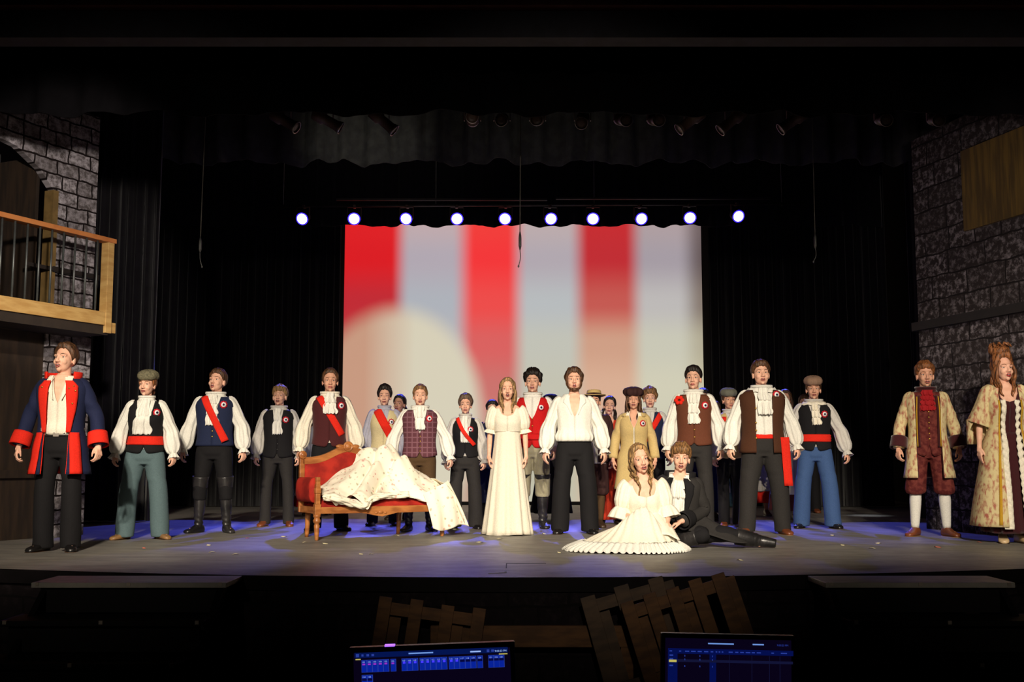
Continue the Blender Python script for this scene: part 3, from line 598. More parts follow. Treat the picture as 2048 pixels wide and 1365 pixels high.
# ---------------------------------------------------------------- people
TPM = [(.40, .17, .12), (.80, .16, .108), (.88, .170, .115), (.96, .166, .115), (1.04, .153, .108), (1.12, .150, .108), (1.22, .160, .116), (1.32, .172, .124), (1.39, .180, .120), (1.44, .172, .102), (1.475, .142, .084), (1.505, .084, .068), (1.53, .062, .06), (1.60, .058, .058)]
TPF = [(.40, .18, .13), (.80, .165, .113), (.88, .176, .118), (.96, .165, .112), (1.06, .134, .100), (1.14, .132, .102), (1.22, .144, .118), (1.29, .152, .130), (1.36, .154, .115), (1.42, .148, .095), (1.465, .115, .078), (1.50, .072, .062), (1.53, .055, .054), (1.60, .050, .052)]
def sm(z, c, s): return math.exp(-((z - c) / s) ** 2)
class Person:
    def __init__(s, label, px, ytop, yfeet, yaw=0, sex='m', bulk=1.0, belly=0.0, top=1.808, skin=SKIN, fs=.13, arm=0.0, hyaw=0, hpitch=0, htilt=0, toe=12,
                 hair=H_BROWN, mouth=1, loc=None, Mt=None, joints=None, armf=None, curl=55, K=None, headsc=1.0, lipm=None, armlen=1.0):
        s.base = Vector(loc) if loc is not None else floor_at(px, yfeet)
        D = s.base.y; s.K = K if K else at(px, ytop, D).z / top
        s.sex = sex; s.bulk = bulk; s.belly = belly; s.hair = hair; s.fs = fs; s.skin = skin
        s.prof = TPM if sex == 'm' else TPF; s.zz = [p[0] for p in s.prof]
        s.SK = Matrix.Scale(s.K, 4); s.Mt = Mt or Matrix()
        piv = Matrix.Translation((0, .01, 1.555))
        s.Mh = s.Mt @ Matrix.Translation((0, 0, -.034)) @ piv @ Matrix.Rotation(R(hyaw), 4, 'Z') @ Matrix.Rotation(R(hpitch * -1), 4, 'X') @ Matrix.Rotation(R(htilt), 4, 'Y') @ Matrix.Diagonal((1.09 * headsc, 1.10 * headsc, 1.16 * headsc, 1)) @ piv.inverted()
        sw = .168 if sex == 'm' else .148; sw *= (1 + (bulk - 1) * .7)
        J = {}
        for q in (-1, 1):
            J['S', q] = s.Mt @ Vector((q * sw, .005, 1.415)); J['E', q] = s.Mt @ Vector((q * (sw + .062 + arm), .03, 1.15 - .0 * armlen)); J['W', q] = s.Mt @ Vector((q * (sw + .075 + arm * 1.6), -.045, .905))
            J['H', q] = Vector((q * .088, 0, .92)); J['K', q] = Vector((q * (.045 + fs * .6), -.02, .50)); J['A', q] = Vector((q * fs, .02, .085))
        if joints: J.update(joints)
        s.J = J; s.curl = curl; s.toe = toe; s.armf = armf or {}; s.mouth = mouth; s.lipm = lipm or LIP
        s.make_body(label, yaw)
    def mb(s, M=None): return MB(s.SK @ (M or Matrix()))
    def ab(s, z):
        a = sum(np.interp(z + d, s.zz, [p[1] for p in s.prof]) for d in (-.012, 0, .012)) / 3
        b = sum(np.interp(z + d, s.zz, [p[2] for p in s.prof]) for d in (-.012, 0, .012)) / 3
        k = s.bulk if z < 1.44 else 1 + (s.bulk - 1) * max(0, (1.53 - z) / .09)
        return a * k, b * k
    def surf(s, th, z, off=0):
        a, b = s.ab(z); a += off; b += off
        sn, cs = math.sin(th), math.cos(th); e = .88
        x = a * math.copysign(abs(sn) ** e, sn); y = -b * math.copysign(abs(cs) ** e, cs)
        if cs > 0: y -= s.belly * cs * sm(z, 1.08, .16)
        if s.sex == 'f' and cs > 0: y -= .02 * cs * sm(z, 1.28, .07)
        return Vector((x, y, z))
    def fy(s, x, z, off=0):           # front surface point at lateral x
        a, b = s.ab(z); a += off; t = max(-.98, min(.98, x / a)); th = math.copysign(math.asin(abs(t) ** (1 / .88)), t)
        p = s.surf(th, z, off); return p.y
    def part(s, name, mb, mats, **k):
        lab = k.pop('label', None); par = k.pop('parent', s.root)
        o = obj(name, mb, mats, par, **k)
        if lab: o['label'] = lab
        return o
    # ---- body
    def hand(s, mb, W, e1, e3, q, curl):
        e1 = e1.normalized(); e3 = (e3 - e1 * e3.dot(e1)).normalized(); e2 = e1.cross(e3) * (1 if True else -1)
        if e2.y > 0 and abs(e2.y) > .2: e2 = -e2
        sc_ = .96 if s.sex == 'm' else .88
        P = lambda a, b, c: W + (e1 * a + e2 * b + e3 * c) * sc_
        offs = [.030, .010, -.011, -.030]; ln = [.042, .047, .043, .034]
        mb.capsule(W, P(.03, 0, 0), .024, .026)
        for i, o in enumerate(offs):
            k = P(.088 - (.004 * abs(i - 1)), o, 0); mb.capsule(P(.015, o * .5, 0), k, .015, .0125, n=8)
            c = R(curl + 6 * i - 8) ; p = k; a = c * .55
            for j, L_ in enumerate((ln[i], ln[i] * .62, ln[i] * .5)):
                d = e1 * math.cos(a) + e3 * math.sin(a); p2 = p + d * L_ * sc_; mb.capsule(p, p2, .0098 - .001 * j, .009 - .001 * j, n=8); p = p2; a += c * .75
        t0 = P(.02, .024, .004); t1 = P(.052, .046, .016); t2 = P(.082, .047, .030); t3 = P(.1, .040, .040)
        mb.capsule(t0, t1, .014, .0115, n=8); mb.capsule(t1, t2, .011, .010, n=8); mb.capsule(t2, t3, .010, .008, n=8)
    def make_body(s, label, yaw):
        mb = MB(s.SK); J = s.J; Mt = s.Mt; Mh = s.Mh; f = s.sex == 'f'
        # torso, slightly inside its clothes
        rows = []
        for z in np.linspace(.84, 1.53, 22):
            rows.append([Mt @ s.surf(2 * PI * i / 24, z, -.010) for i in range(24)])
        mb.grid(rows, True, True, True)
        nr = .056 if not f else .048
        mb.capsule(Mt @ Vector((0, .012, 1.46)), Mh @ Vector((0, .012, 1.61)), nr * 1.08, nr, n=16)
        mb.capsule(Mt @ Vector((-.10, .01, 1.445)), Mt @ Vector((0, .012, 1.50)), .045, .05); mb.capsule(Mt @ Vector((.10, .01, 1.445)), Mt @ Vector((0, .012, 1.50)), .045, .05)
        H = lambda c, r, **k: mb.ell(c, r, M=s.SK @ Mh, **k)
        w = 1.0 if not f else .95; fat = 1 + (s.bulk - 1) * .9
        H((0, .020, 1.705), (.074 * w, .094, .092), n=22, m=14)
        H((0, -.022, 1.665), (.063 * w * fat, .070, .088), n=22, m=14)
        H((0, -.030, 1.618), (.050 * w * fat, .052, .043), n=18)
        H((0, -.068, 1.592), (.020, .018, .017)); H((0, -.078, 1.622), (.026, .016, .020))
        for q in (-1, 1):
            H((q * .034 * w * fat, -.058, 1.650), (.024, .026, .024)); H((q * .076 * w, .012, 1.668), (.010, .019, .031))
            H((q * .0125, -.098, 1.6475), (.0085, .011, .0075))
            mb.capsule((q * .043 * w, -.066, 1.700), (q * .012, -.083, 1.702), .013, .012, M=s.SK @ Mh)
        mb.capsule((0, -.088, 1.695), (0, -.108, 1.652), .0075, .0115, M=s.SK @ Mh)
        for q in (-1, 1):
            S, E, W = J['S', q], J['E', q], J['W', q]
            k = 1.0 if not f else .85
            mb.capsule(S, S.lerp(E, .5), .052 * k, .044 * k); mb.capsule(S.lerp(E, .5), E, .044 * k, .038 * k)
            mb.capsule(E, E.lerp(W, .35), .038 * k, .038 * k); mb.capsule(E.lerp(W, .35), W, .038 * k, .025 * k)
            e1, e3 = s.armf.get(q, ((W - E) + Vector((0, -.03, 0)), Vector((-q, .55, 0))))
            s.hand(mb, W, Vector(e1), Vector(e3), q, s.curl)
            Hp, Kn, A = J['H', q], J['K', q], J['A', q]
            mb.capsule(Hp, Hp.lerp(Kn, .5), .080, .068); mb.capsule(Hp.lerp(Kn, .5), Kn, .068, .050)
            mb.capsule(Kn, Kn.lerp(A, .3), .050, .052); mb.capsule(Kn.lerp(A, .3), A, .052, .030)
            tv = J.get(('T', q)) or (A + Vector((q * math.sin(R(s.toe)) * .13, -math.cos(R(s.toe)) * .12, -.05)))
            mb.capsule(A - Vector((0, 0, .035)), tv, .028, .020)
        me = remesh(mb, .0058 * s.K, 2)
        nv = len(me.vertices); co = np.empty(nv * 3); me.vertices.foreach_get('co', co); co = co.reshape(-1, 3)
        MI = np.array((s.SK @ Mh).inverted()); loc = co @ MI[:3, :3].T + MI[:3, 3]
        push = np.zeros(nv)
        for q in (-1, 1):
            d2 = ((loc[:, 0] - q * .031) / .015) ** 2 + ((loc[:, 2] - 1.684) / .010) ** 2; push += np.where(loc[:, 1] < -.04, .009 * np.exp(-d2), 0)
        loc[:, 1] += push; MF = np.array(s.SK @ Mh); co2 = loc @ MF[:3, :3].T + MF[:3, 3]
        sel = push > 1e-5; co[sel] = co2[sel]; me.vertices.foreach_set('co', co.ravel()); me.update()
        bv = BVHTree.FromPolygons([v.co for v in me.vertices], [p.vertices[:] for p in me.polygons])
        SM = s.SK @ Mh; inv = SM.inverted(); dr = (SM.to_3x3() @ Vector((0, 1, 0))).normalized()
        def hit(x, z):
            h = bv.ray_cast(SM @ Vector((x, -.3, z)), dr)[0]
            return (inv @ h).y if h is not None else -.085
        fb = MB(SM)
        for q in (-1, 1):
            y = hit(q * .031, 1.684); fb.mat(1).ell((q * .031, y + .004, 1.684), (.0130, .009, .0060), 12, 8)
            fb.mat(2).ell((q * .031, y - .0025, 1.6845), (.0062, .0035, .0066), 10, 6)
            fb.mat(3).tube([(q * .016, y - .002, 1.686), (q * .031, y - .006, 1.6925), (q * .047, y + .005, 1.686)], .0022, n=6, m=7, ref=(0, 0, 1))
            fb.mat(2).tube([(q * .016, y - .001, 1.6855), (q * .031, y - .0055, 1.6905), (q * .047, y + .005, 1.685)], .0013, n=6, m=7, ref=(0, 0, 1))
            pb = [(q * .013, hit(q * .013, 1.704) - .001, 1.702), (q * .032, hit(q * .032, 1.709) - .0015, 1.710), (q * .050, hit(q * .050, 1.704) - .001, 1.703)]
            fb.mat(4).tube(pb, [.0022, .0045, .002], [.002, .003, .0015], n=6, m=8, ref=(0, 0, 1))
        zm = 1.620; ym = hit(0, zm) ; op = (.0035, .0075, .0115)[s.mouth]
        mw = .022 if s.mouth < 2 else .018
        fb.mat(6).ell((0, ym + .002, zm - .001), (mw * .82, .006, op), 12, 8)
        if s.mouth: fb.mat(7).ell((0, ym - .001, zm + op * .55), (mw * .55, .005, op * .28), 10, 6)
        yo = hit(mw, zm)
        fb.mat(5).tube([(-mw, yo, zm), (-mw * .45, ym - .003, zm + op + .002), (0, ym - .004, zm + op + .0008), (mw * .45, ym - .003, zm + op + .002), (mw, yo, zm)], [.001, .0036, .0034, .0036, .001], n=6, m=13, ref=(0, 0, 1))
        fb.tube([(-mw, yo, zm), (-mw * .5, ym - .002, zm - op - .0015), (0, ym - .004, zm - op - .003), (mw * .5, ym - .002, zm - op - .0015), (mw, yo, zm)], [.001, .004, .0048, .004, .001], n=6, m=13, ref=(0, 0, 1))
        # join the face details to the same mesh
        fm = fb.mesh('f'); nv = len(me.vertices)
        vs = [tuple(v.co) for v in me.vertices] + [tuple(v.co) for v in fm.vertices]
        fs_ = [tuple(p.vertices) for p in me.polygons] + [tuple(nv + i for i in p.vertices) for p in fm.polygons]
        mi = [0] * len(me.polygons) + [p.material_index for p in fm.polygons]
        nm = bpy.data.meshes.new('person'); nm.from_pydata(vs, [], fs_); nm.polygons.foreach_set('material_index', mi); nm.update()
        bpy.data.meshes.remove(me); bpy.data.meshes.remove(fm)
        s.root = link('person', nm, [s.skin, EYEW, IRIS, s.skin, s.hair, s.lipm, MOUTH, TEETH])
        s.root.location = s.base; s.root.rotation_euler = (0, 0, R(yaw) + math.atan2(-s.base.x, s.base.y) * .9); tag(s.root, label, 'person')
    # ---- hair
    def hair_cap(s, front=38, side=-8, back=-42, vol=.0, amp=.004, part=0, crown=0.0, n=44, fringe=0.0, name='hair', label=None, fr_side=1, burns=False, freq=9):
        front -= 4
        tb = [(0, front), (30, front - 3), (48, front * .60), (60, 6), (73, (side - 4) if not burns else side - 20), (88, side - 9), (112, side - 14), (145, back + 4), (180, back)]
        c = Vector((0, .018, 1.703)); ph = rng.rand(6) * 6.28; rows = []; m = 20
        for j in range(m + 2):
            row = []
            for i in range(n):
                a = 2 * PI * i / n; ad = abs(math.degrees((a + PI) % (2 * PI) - PI)); el = float(np.interp(ad, [t[0] for t in tb], [t[1] for t in tb]))
                if fringe and ad < 60: el -= fringe * (1 - ad / 60) * (1 + .8 * fr_side * math.sin(a * 1.5))
                el += (2.2 * math.sin(9 * a + ph[4]) + 1.6 * math.sin(17 * a + ph[5]))
                t = min(j, m) / m; e = R(88 + (el - 88) * t)
                vv = (vol + .010) * (1 - t ** 5) + .0045; fr = max(0, math.cos(a)); vv += .008 * fr * math.exp(-((t - .72) / .18) ** 2)
                k = 1 + amp / .1 * (math.sin(freq * a + ph[0] + 4 * e) * .6 + math.sin(freq * 1.9 * a + ph[1] - 6 * e) * .5 + math.sin(9 * e + ph[2]) * .3) * (1 - .6 * t ** 6)
                if j == m + 1: vv = -.010
                q = Vector(((.0745 + vv) * math.cos(e) * math.sin(a) * k, -(.096 + vv) * math.cos(e) * math.cos(a) * k, (.094 + vv + crown) * math.sin(e) * k))
                row.append(c + q)
            rows.append(row)
        s.HC = s.mb(s.Mh); s.HC.grid(rows, True, True, False)
        return s.HC
    def hair_done(s, label=None): return s.part('hair', s.HC, s.hair, label=label)
    def locks(s, zend=1.36, n=7, wave=.006, r=.013, spread=.05, yfront=-.06, curl=False, sides=(-1, 1), back=True, top=1.745):
        mb = s.HC; keep = mb.M; mb.M = s.SK
        for q in sides:
            for k in range(n):
                u = k / max(1, n - 1); x0 = q * (.062 + .022 * math.sin(u * 3)); y0 = -.045 + .085 * u
                p0 = s.Mh @ Vector((x0 * .75, y0, top)); p1 = s.Mh @ Vector((q * (.080 + .006 * u), y0, 1.67)); p2 = s.Mh @ Vector((q * (.075 + .012 * u), y0 + .005, 1.58))
                xe = q * (.05 + spread * u); ye = yfront + .12 * u
                p3 = s.Mt @ Vector((xe * 1.05, ye * .9 - .02, 1.47)); p4 = s.Mt @ Vector((xe, ye - .045, zend + .06 * abs(u - .4) + .02 * rng.rand()))
                pts = catmull([p0, p1, p2, p3, p4], 26); ph = rng.rand() * 6.28
                for i, p in enumerate(pts):
                    t = i / 25
                    if curl: 
                        w = .010 * min(1, t * 2.2); p.x += w * math.cos(t * 34 + ph); p.y += w * math.sin(t * 34 + ph)
                    else: p.x += wave * math.sin(t * 16 + ph) * t; p.y += wave * .6 * math.cos(t * 14 + ph) * t
                rr = [r * .7, r, r * 1.15, r, r * .35] if not curl else [r * .7, r * .8, r * .75, r * .7, r * .3]
                mb.tube([p for p in pts], rr, n=7, m=30)
        if back:
            rows = []
            for j in range(9):
                v = j / 8; z = 1.72 - (1.72 - zend - .05) * v; row = []
                for i in range(15):
                    a = PI * i / 14; row.append((s.Mh if v < .4 else s.Mt) @ Vector((-(.080 + .03 * v) * math.cos(a), .02 + (.085 + .02 * v) * math.sin(a) + .004 * math.sin(i * 2.2), z)))
                rows.append(row)
            mb.grid(rows)
        mb.M = keep
    def bun(s, c=(0, .09, 1.76), r=(.045, .04, .04)): s.HC.ell(c, r, 14, 10, f=lambda a, e: 1 + .06 * math.sin(7 * a + 4 * e))
    def ponytail(s, q=1, zend=1.42, r=.018):
        keep = s.HC.M; s.HC.M = s.SK
        s.HC.tube([s.Mh @ Vector((q * .05, .07, 1.68)), s.Mh @ Vector((q * .085, .04, 1.60)), s.Mt @ Vector((q * .09, -.01, 1.50)), s.Mt @ Vector((q * .085, -.06, zend))], [r * .7, r * 1.3, r * 1.4, r * .4], n=9, m=20, fold=lambda th, t: .002 * math.sin(18 * t + th)); s.HC.M = keep
    # ---- hats
    def cap(s, m, kind='flat'):
        mb = s.mb(s.Mh)
        if kind in ('flat', 'news', 'beret'):
            pf = .004 if kind == 'flat' else .012; big = {'flat': 1.0, 'news': 1.12, 'beret': 1.05}[kind]
            rows = []
            prof = [(.090, 1.728), (.101, 1.742), (.112, 1.758), (.112, 1.78), (.100, 1.803), (.07, 1.822), (.03, 1.830), (.004, 1.831)] if kind != 'news' else [(.090, 1.728), (.106, 1.738), (.124, 1.76), (.124, 1.79), (.106, 1.815), (.07, 1.83), (.03, 1.838), (.004, 1.838)]
            for r, z in prof:
                row = []
                for i in range(32):
                    a = 2 * PI * i / 32; k = 1 + pf / .1 * math.sin(8 * a) * (1 if r > .03 else .3); fr = max(0, math.cos(a))
                    row.append((r * .93 * math.sin(a) * k, .018 - r * 1.08 * math.cos(a) * k, z + (.0 if kind == 'beret' else -.012 * fr) + .012 * max(0, -math.cos(a)) * 0 - (.015 * max(0, -math.cos(a)))))
                rows.append(row)
            mb.grid(rows, True, False, True)
            o = s.part('cap', mb, m, solid=-.003)
            if kind != 'beret':
                b = s.mb(s.Mh); rows = []
                for v in (0, .35, .7, 1.0):
                    row = []
                    for i in range(13):
                        a = R(-62 + 124 * i / 12); ext = .048 * v * math.cos(a * .9)
                        row.append(((.090 + ext * .5) * math.sin(a), .018 - (.098 + ext) * math.cos(a) - .004, 1.735 - .016 * v * math.cos(a)))
                    rows.append(row)
                ob = s.part('brim', b, m, solid=.005, parent=o)
            mb2 = s.mb(s.Mh).ell((0, .018, 1.827), (.008, .008, .004), 10, 6); s.part('cap_button', mb2, m, parent=o)
        elif kind == 'straw':
            prof = [(.155, 1.752), (.150, 1.748), (.105, 1.752), (.098, 1.757), (.094, 1.80), (.085, 1.818), (.04, 1.826), (.003, 1.826)]
            rows = [[(r * math.sin(a) * .95, .02 - r * math.cos(a) * 1.05, z + (.012 * abs(math.sin(a)) if r > .12 else 0)) for a in [2 * PI * i / 32 for i in range(32)]] for r, z in prof]
            mb.grid(rows, True, False, True); o = s.part('hat', mb, m, solid=-.004)
            rows = [[((.0985 - .002 * j) * math.sin(a) * .95, .02 - (.0985 - .002 * j) * math.cos(a) * 1.05, 1.758 + .022 * j) for a in [2 * PI * i / 32 for i in range(32)]] for j in (0, 1)]
            s.part('hat_band', s.mb(s.Mh).grid(rows, True), DKCAP, solid=.002, parent=o, label='dark hat band')
    # ---- clothes
    def shell(s, z0, z1, off, vz=None, vw=.07, gap=0.0, vp=.8, hem=None, flare=0.0, pleat=0, pamp=0.0, n=56, m=26, z1b=None, tri=None, flz=.95, off2=None, M=None, bag=0, sides=None):
        """cloth shell round the torso from hem z0 to z1; V opening above vz; gap = half width of an open front"""
        rows = []; mbx = s.mb(s.Mt if M is None else M)
        for j in range(m + 1):
            v = j / m; zn = z0 + (z1 - z0) * v; xo = gap
            if vz is not None and zn > vz: xo = max(gap, vw * ((zn - vz) / (z1 - vz)) ** vp)
            row = []
            for i in range(n + 1):
                a, b = s.ab(max(zn, .5)); o = off + flare * max(0, flz - zn)
                th0 = math.asin(min(.95, xo / (a + o))) if xo > 0 else 0
                th = th0 + (2 * PI - 2 * th0) * i / n
                fz = 0
                if hem: fz = hem(th) * (1 - v) ** 2
                z = zn + fz
                if z1b and v > .8: z += z1b * (v - .8) / .2 * (.5 - .5 * math.cos(th))
                d = o + (pamp * math.sin(pleat * th) * max(0, min(1, (flz - zn) / .3)) if pleat else 0)
                if bag: d += bag * sm(zn, z0 + .05, .05) * (1 + .35 * math.sin(17 * th) + .2 * math.sin(29 * th + 1)) + .003 * math.sin(9 * th + 8 * zn)
                row.append(s.surf(th, z, d))
            rows.append(row)
        return mbx.grid(rows)
    def sleeve(s, kind='billow', m=WHITE, cuff=None, end=None):
        for q in (-1, 1):
            S, E, W = s.J['S', q], s.J['E', q], s.J['W', q]
            W = E.lerp(W, .97); S0 = S + (S - E).normalized() * .02 + Vector((-q * .02, 0, 0)); ph = rng.rand() * 6; mb = MB(s.SK)
            if kind == 'billow':
                rx = [(0, .055), (.08, .068), (.25, .068), (.5, .068), (.7, .080), (.85, .086), (.94, .066), (1, .036)]; ry = [(0, .07), (.08, .080), (.25, .074), (.5, .072), (.7, .080), (.85, .082), (.94, .062), (1, .034)]
                mb.tube([S0, S, S.lerp(E, .55), E, E.lerp(W, .5), W], rx, ry, n=40, m=30, fold=lambda th, t: (.0075 * math.sin(8 * th + ph + 4 * t) + .004 * math.sin(15 * th + 2 - 6 * t) + .003 * math.sin(22 * t + 2 * th)) * min(1, t * 3 + .2) * (1 - .5 * (t > .97)))
                Cd = (W - E).normalized()
                mb.tube([W - Cd * .006, W + Cd * .02, W + Cd * .055], [.035, .048, .064], n=40, m=7, fold=lambda th, t: .009 * t * math.sin(11 * th + ph), cap=False)
                s.part('sleeve', mb, m)
            elif kind == 'puff':
                mid = S.lerp(E, .78)
                mb.tube([S0 + Vector((0, 0, .012)), S, S.lerp(E, .4), mid], [(0, .05), (.15, .070), (.45, .086), (.75, .088), (.93, .064), (1, .046)], n=44, m=24, fold=lambda th, t: .006 * math.sin(13 * th + ph) * min(1, 3 * t))
                Cd = (E - S).normalized()
                mb.tube([mid - Cd * .01, mid + Cd * .04], [.045, .075], n=44, m=6, fold=lambda th, t: .011 * t * math.sin(10 * th), cap=False); s.part('sleeve', mb, m)
            elif kind in ('coat', 'slim'):
                k = 1.0 if kind == 'coat' else .8; W2 = W if end is None else E.lerp(W, end)
                mb.tube([S0, S, S.lerp(E, .5), E, W2], [(0, .055), (.08, .07 * k), (.5, .064 * k), (1, .058 * k)], [(0, .07), (.08, .080 * k), (.5, .070 * k), (1, .060 * k)], n=26, m=26, fold=lambda th, t: .003 * math.sin(3 * th + 20 * t + ph) + .003 * math.sin(34 * t + 2 * th) * sm(t, .55, .15))
                sl = s.part('sleeve', mb, m)
                if cuff:
                    Cd = (W2 - E).normalized(); mb = MB(s.SK)
                    mb.tube([W2 - Cd * .115, W2 - Cd * .06, W2 + Cd * .005], [.074, .079, .082], n=24, m=6, cap=False); s.part('cuff', mb, cuff, solid=.008, parent=sl, label='turned-back sleeve cuff')
    def trousers(s, m=BLACK, hem=.085, z=.030, knee=.076, top=1.03, thigh=.100, breech=False, tuck=False):
        mb = s.mb()
        rows = [[s.surf(2 * PI * i / 36, zz, .011 if zz > .86 else -.004) for i in range(36)] for zz in np.linspace(.80, top, 8)]
        if not breech or True: mb.grid(rows, True, True, True)
        for q in (-1, 1):
            H, Kn, A = s.J['H', q], s.J['K', q], s.J['A', q].copy(); A.z = z; A.y -= .008; ph = rng.rand() * 6; bk = s.bulk
            if tuck: A = Kn.lerp(A, .30)
            if breech: A = s.J['K', q].lerp(s.J['A', q], .16)
            prof = [(0, thigh * bk * .96), (.15, thigh * bk), (.5, knee * 1.04 * bk), (1, hem)] if not breech else [(0, .10), (.4, .10), (.75, .108), (.92, .085), (1, .055)]
            fold = (lambda th, t: .0035 * math.sin(2 * th + 26 * t + ph) * (sm(t, .5, .08) + sm(t, .93, .1) + .4 * sm(t, .1, .1)) + .0045 * max(0, math.cos(th + PI / 2 + .15 * q)) ** 6) if not breech else (lambda th, t: .006 * math.sin(10 * th + ph) * t)
            mb.tube([H + Vector((0, 0, .02)), H.lerp(Kn, .5), Kn, A], prof, n=32, m=36, fold=fold)
        nm = 'trousers' if not breech else 'breeches'
        me = remesh(mb, .0105 * s.K, 5); return link(nm, me, m, s.root)
    def shoes(s, m=SHBL, boots=False, hsole=None, cuff=True, z=0):
        for q in (-1, 1):
            A = s.J['A', q]; a = R(s.toe) * q; Mf = Matrix.Translation((A.x, A.y - .01, 0)) @ Matrix.Rotation(a, 4, 'Z'); mb = s.mb(Mf)
            prof = [(.078, .016, .045), (.072, .030, .070), (.05, .037, .090), (.01, .040, .100), (-.035, .041, .088), (-.08, .046, .064), (-.125, .050, .050), (-.165, .045, .042), (-.19, .030, .034), (-.197, .012, .022)]
            rows = []
            for y, w, h in prof:
                row = []
                for i in range(20):
                    t = 2 * PI * i / 20; zz = h * (.5 + .56 * math.sin(t)); row.append((w * math.copysign(abs(math.cos(t)) ** .8, math.cos(t)), y, max(.004, min(h, zz))))
                rows.append(row)
            mb.grid(rows, True, True, True)
            if not boots:
                o = s.part('shoe', mb, m)
                s.part('sole', s.mb(Mf).grid([[( (w + .003) * c, y, zz) for c in (-1, 1)] for (y, w, h) in prof for zz in (.003,)], False), hsole or SHDK, solid=.012, parent=o)
            else:
                Kn = s.J['K', q]; B = Vector((A.x, A.y, .06)); T = Kn.lerp(B, -.12)
                mb.M = s.SK
                mb.tube([B, B.lerp(Kn, .25), B.lerp(Kn, .62), T], [(0, .045), (.25, .047), (.6, .062), (.85, .064), (1, .07)], n=28, m=34, fold=lambda th, t: .004 * math.sin(44 * t + 2 * th) * sm(t, .25, .2) + .002 * math.sin(3 * th + 12 * t))
                o = s.part('boot', mb, LEATH)
                if cuff: s.part('boot_cuff', MB(s.SK).tube([Kn.lerp(B, .02), Kn.lerp(B, -.1), Kn.lerp(B, -.26)], [.071, .078, .086], n=28, m=8, cap=False), LEATH, solid=.006, parent=o)
    def shirt(s, m=WHITE, collar='high', z0=.97, bag=.005, off=.010, vz=1.33, vw=.062, sleeves='billow', z1=1.505):
        op = collar == 'open'
        mb = s.shell(z0, z1, off, vz=vz if op else None, vw=vw, bag=bag, z1b=0)
        o = s.part('shirt', mb, m, solid=.003)
        if op:      # open wing collar
            for q in (-1, 1): s.lapel(m, o, q, [(vz + .02, .035, .040), (1.385, .045, .085), (1.425, .052, .125), (1.46, .056, .118), (1.50, .052, .085)], .026, 'collar_flap')
            for q in (-1, 1):
                rows = []
                for j in range(5):
                    v = j / 4; row = []
                    for i in range(10):
                        u = i / 9; th = q * (R(30) + u * R(150)); z = 1.49 + .014 * math.cos(th) ; p = s.surf(th, 1.50, .012 + .035 * v * (1 - .3 * u)); p.z = 1.515 - .045 * v * (1 - .5 * u) + .012 * (u)
                        if i == 0: p += Vector((-q * .0, -.005, -.03 * v))
                        row.append(p)
                    rows.append(row)
                s.part('collar', s.mb(s.Mt).grid(rows), m, solid=.004, parent=o)
        else:
            rows = [[s.surf(2 * PI * i / 30, 1.50, .012 + d) + Vector((0, -.004, zz - 1.50)) for i in range(30)] for zz, d in ((1.485, .004), (1.515, -.004), (1.535, -.004), (1.548, .002), (1.525, .006))]
            s.part('collar', s.mb(s.Mt).grid(rows, True), m, solid=.002, parent=o)
        if sleeves: s.sleeve(sleeves, m)
        return o
    def vest(s, m, z0=.93, vz=1.26, vw=.07, off=.024, gap=0, point=.03, buttons=None, flare=0, z1=1.485, bz=None):
        hem = (lambda th: -point * max(0, math.cos(th)) ** 2 * (1 - 2.2 * sm(abs(math.sin(th)) * .6, 0, .05)) if point else 0)
        mb = s.shell(z0, z1, off, vz=vz, vw=vw, gap=gap, hem=hem, flare=flare)
        o = s.part('vest', mb, m, solid=.006)
        if buttons:
            z_lo, z_hi, k, bm = buttons; b = s.mb(s.Mt); x = gap + .012 if gap else .006
            for i in range(k):
                z = z_lo + (z_hi - z_lo) * i / max(1, k - 1); y = s.fy(-x if gap else x, z, off + .006)
                b.ell((-x if gap else x, y - .004, z), (.009, .005, .009), 10, 6)
            s.part('buttons', b, bm, parent=o)
        return o
    def jabot(s, z0=1.50, z1=1.26, w0=.035, w1=.075, tiers=3, off=.03, m=WHITE, x0=0.0, amp=.010, dep=.022):
        rows = []; ph = rng.rand() * 6; nj = 12 * tiers
        for j in range(nj + 1):
            v = j / nj; fr = (v * tiers) % 1 if j < nj else 1; z = z0 + (z1 - z0) * v; w = w0 + (w1 - w0) * min(1, v * 1.2) ** .7 * (.78 + .22 * fr); row = []
            for i in range(31):
                u = i / 15 - 1; rz = amp * (math.sin(u * 8 + ph + 2.4 * int(v * tiers - 1e-6)) + .5 * math.sin(u * 15 + 3 * v)); x = w * u * (1 + .10 * math.sin(7 * v * tiers + 2 * u) + .05 * math.sin(23 * v))
                zz = z - .010 * abs(math.sin(u * 6 + ph)) * fr
                y = s.fy(x * .9, max(1.0, min(1.47, zz)), off) - dep * (.35 + .65 * fr) * (1 - .35 * u * u) + rz * (.4 + .6 * fr)
                row.append((x + x0 * v, y, zz))
            rows.append(row)
        return s.part('jabot', s.mb(s.Mt).grid(rows), m, solid=.004)
    def sash(s, m=RED, off=.036, w=.075, x0=-.085, z0=1.47, x1=.15, z1=1.02, curve=.0):
        rows = []
        for j in range(26):
            v = -.06 + 1.06 * j / 25; x = x0 + (x1 - x0) * v + curve * math.sin(PI * v); z = z0 + (z1 - z0) * v; row = []
            d = Vector((x1 - x0, 0, z1 - z0)).normalized(); nrm = Vector((-d.z, 0, d.x))
            for i in range(6):
                u = i / 5 - .5; X = x + nrm.x * u * w; Z = min(z + nrm.z * u * w, 1.50); a, b = s.ab(Z); X = max(-(a + off) * .97, min((a + off) * .97, X))
                row.append((X, s.fy(X, Z, off) - .003 * math.cos(u * 9), Z))
            rows.append(row)
        return s.part('sash', s.mb(s.Mt).grid(rows), m, solid=.004)
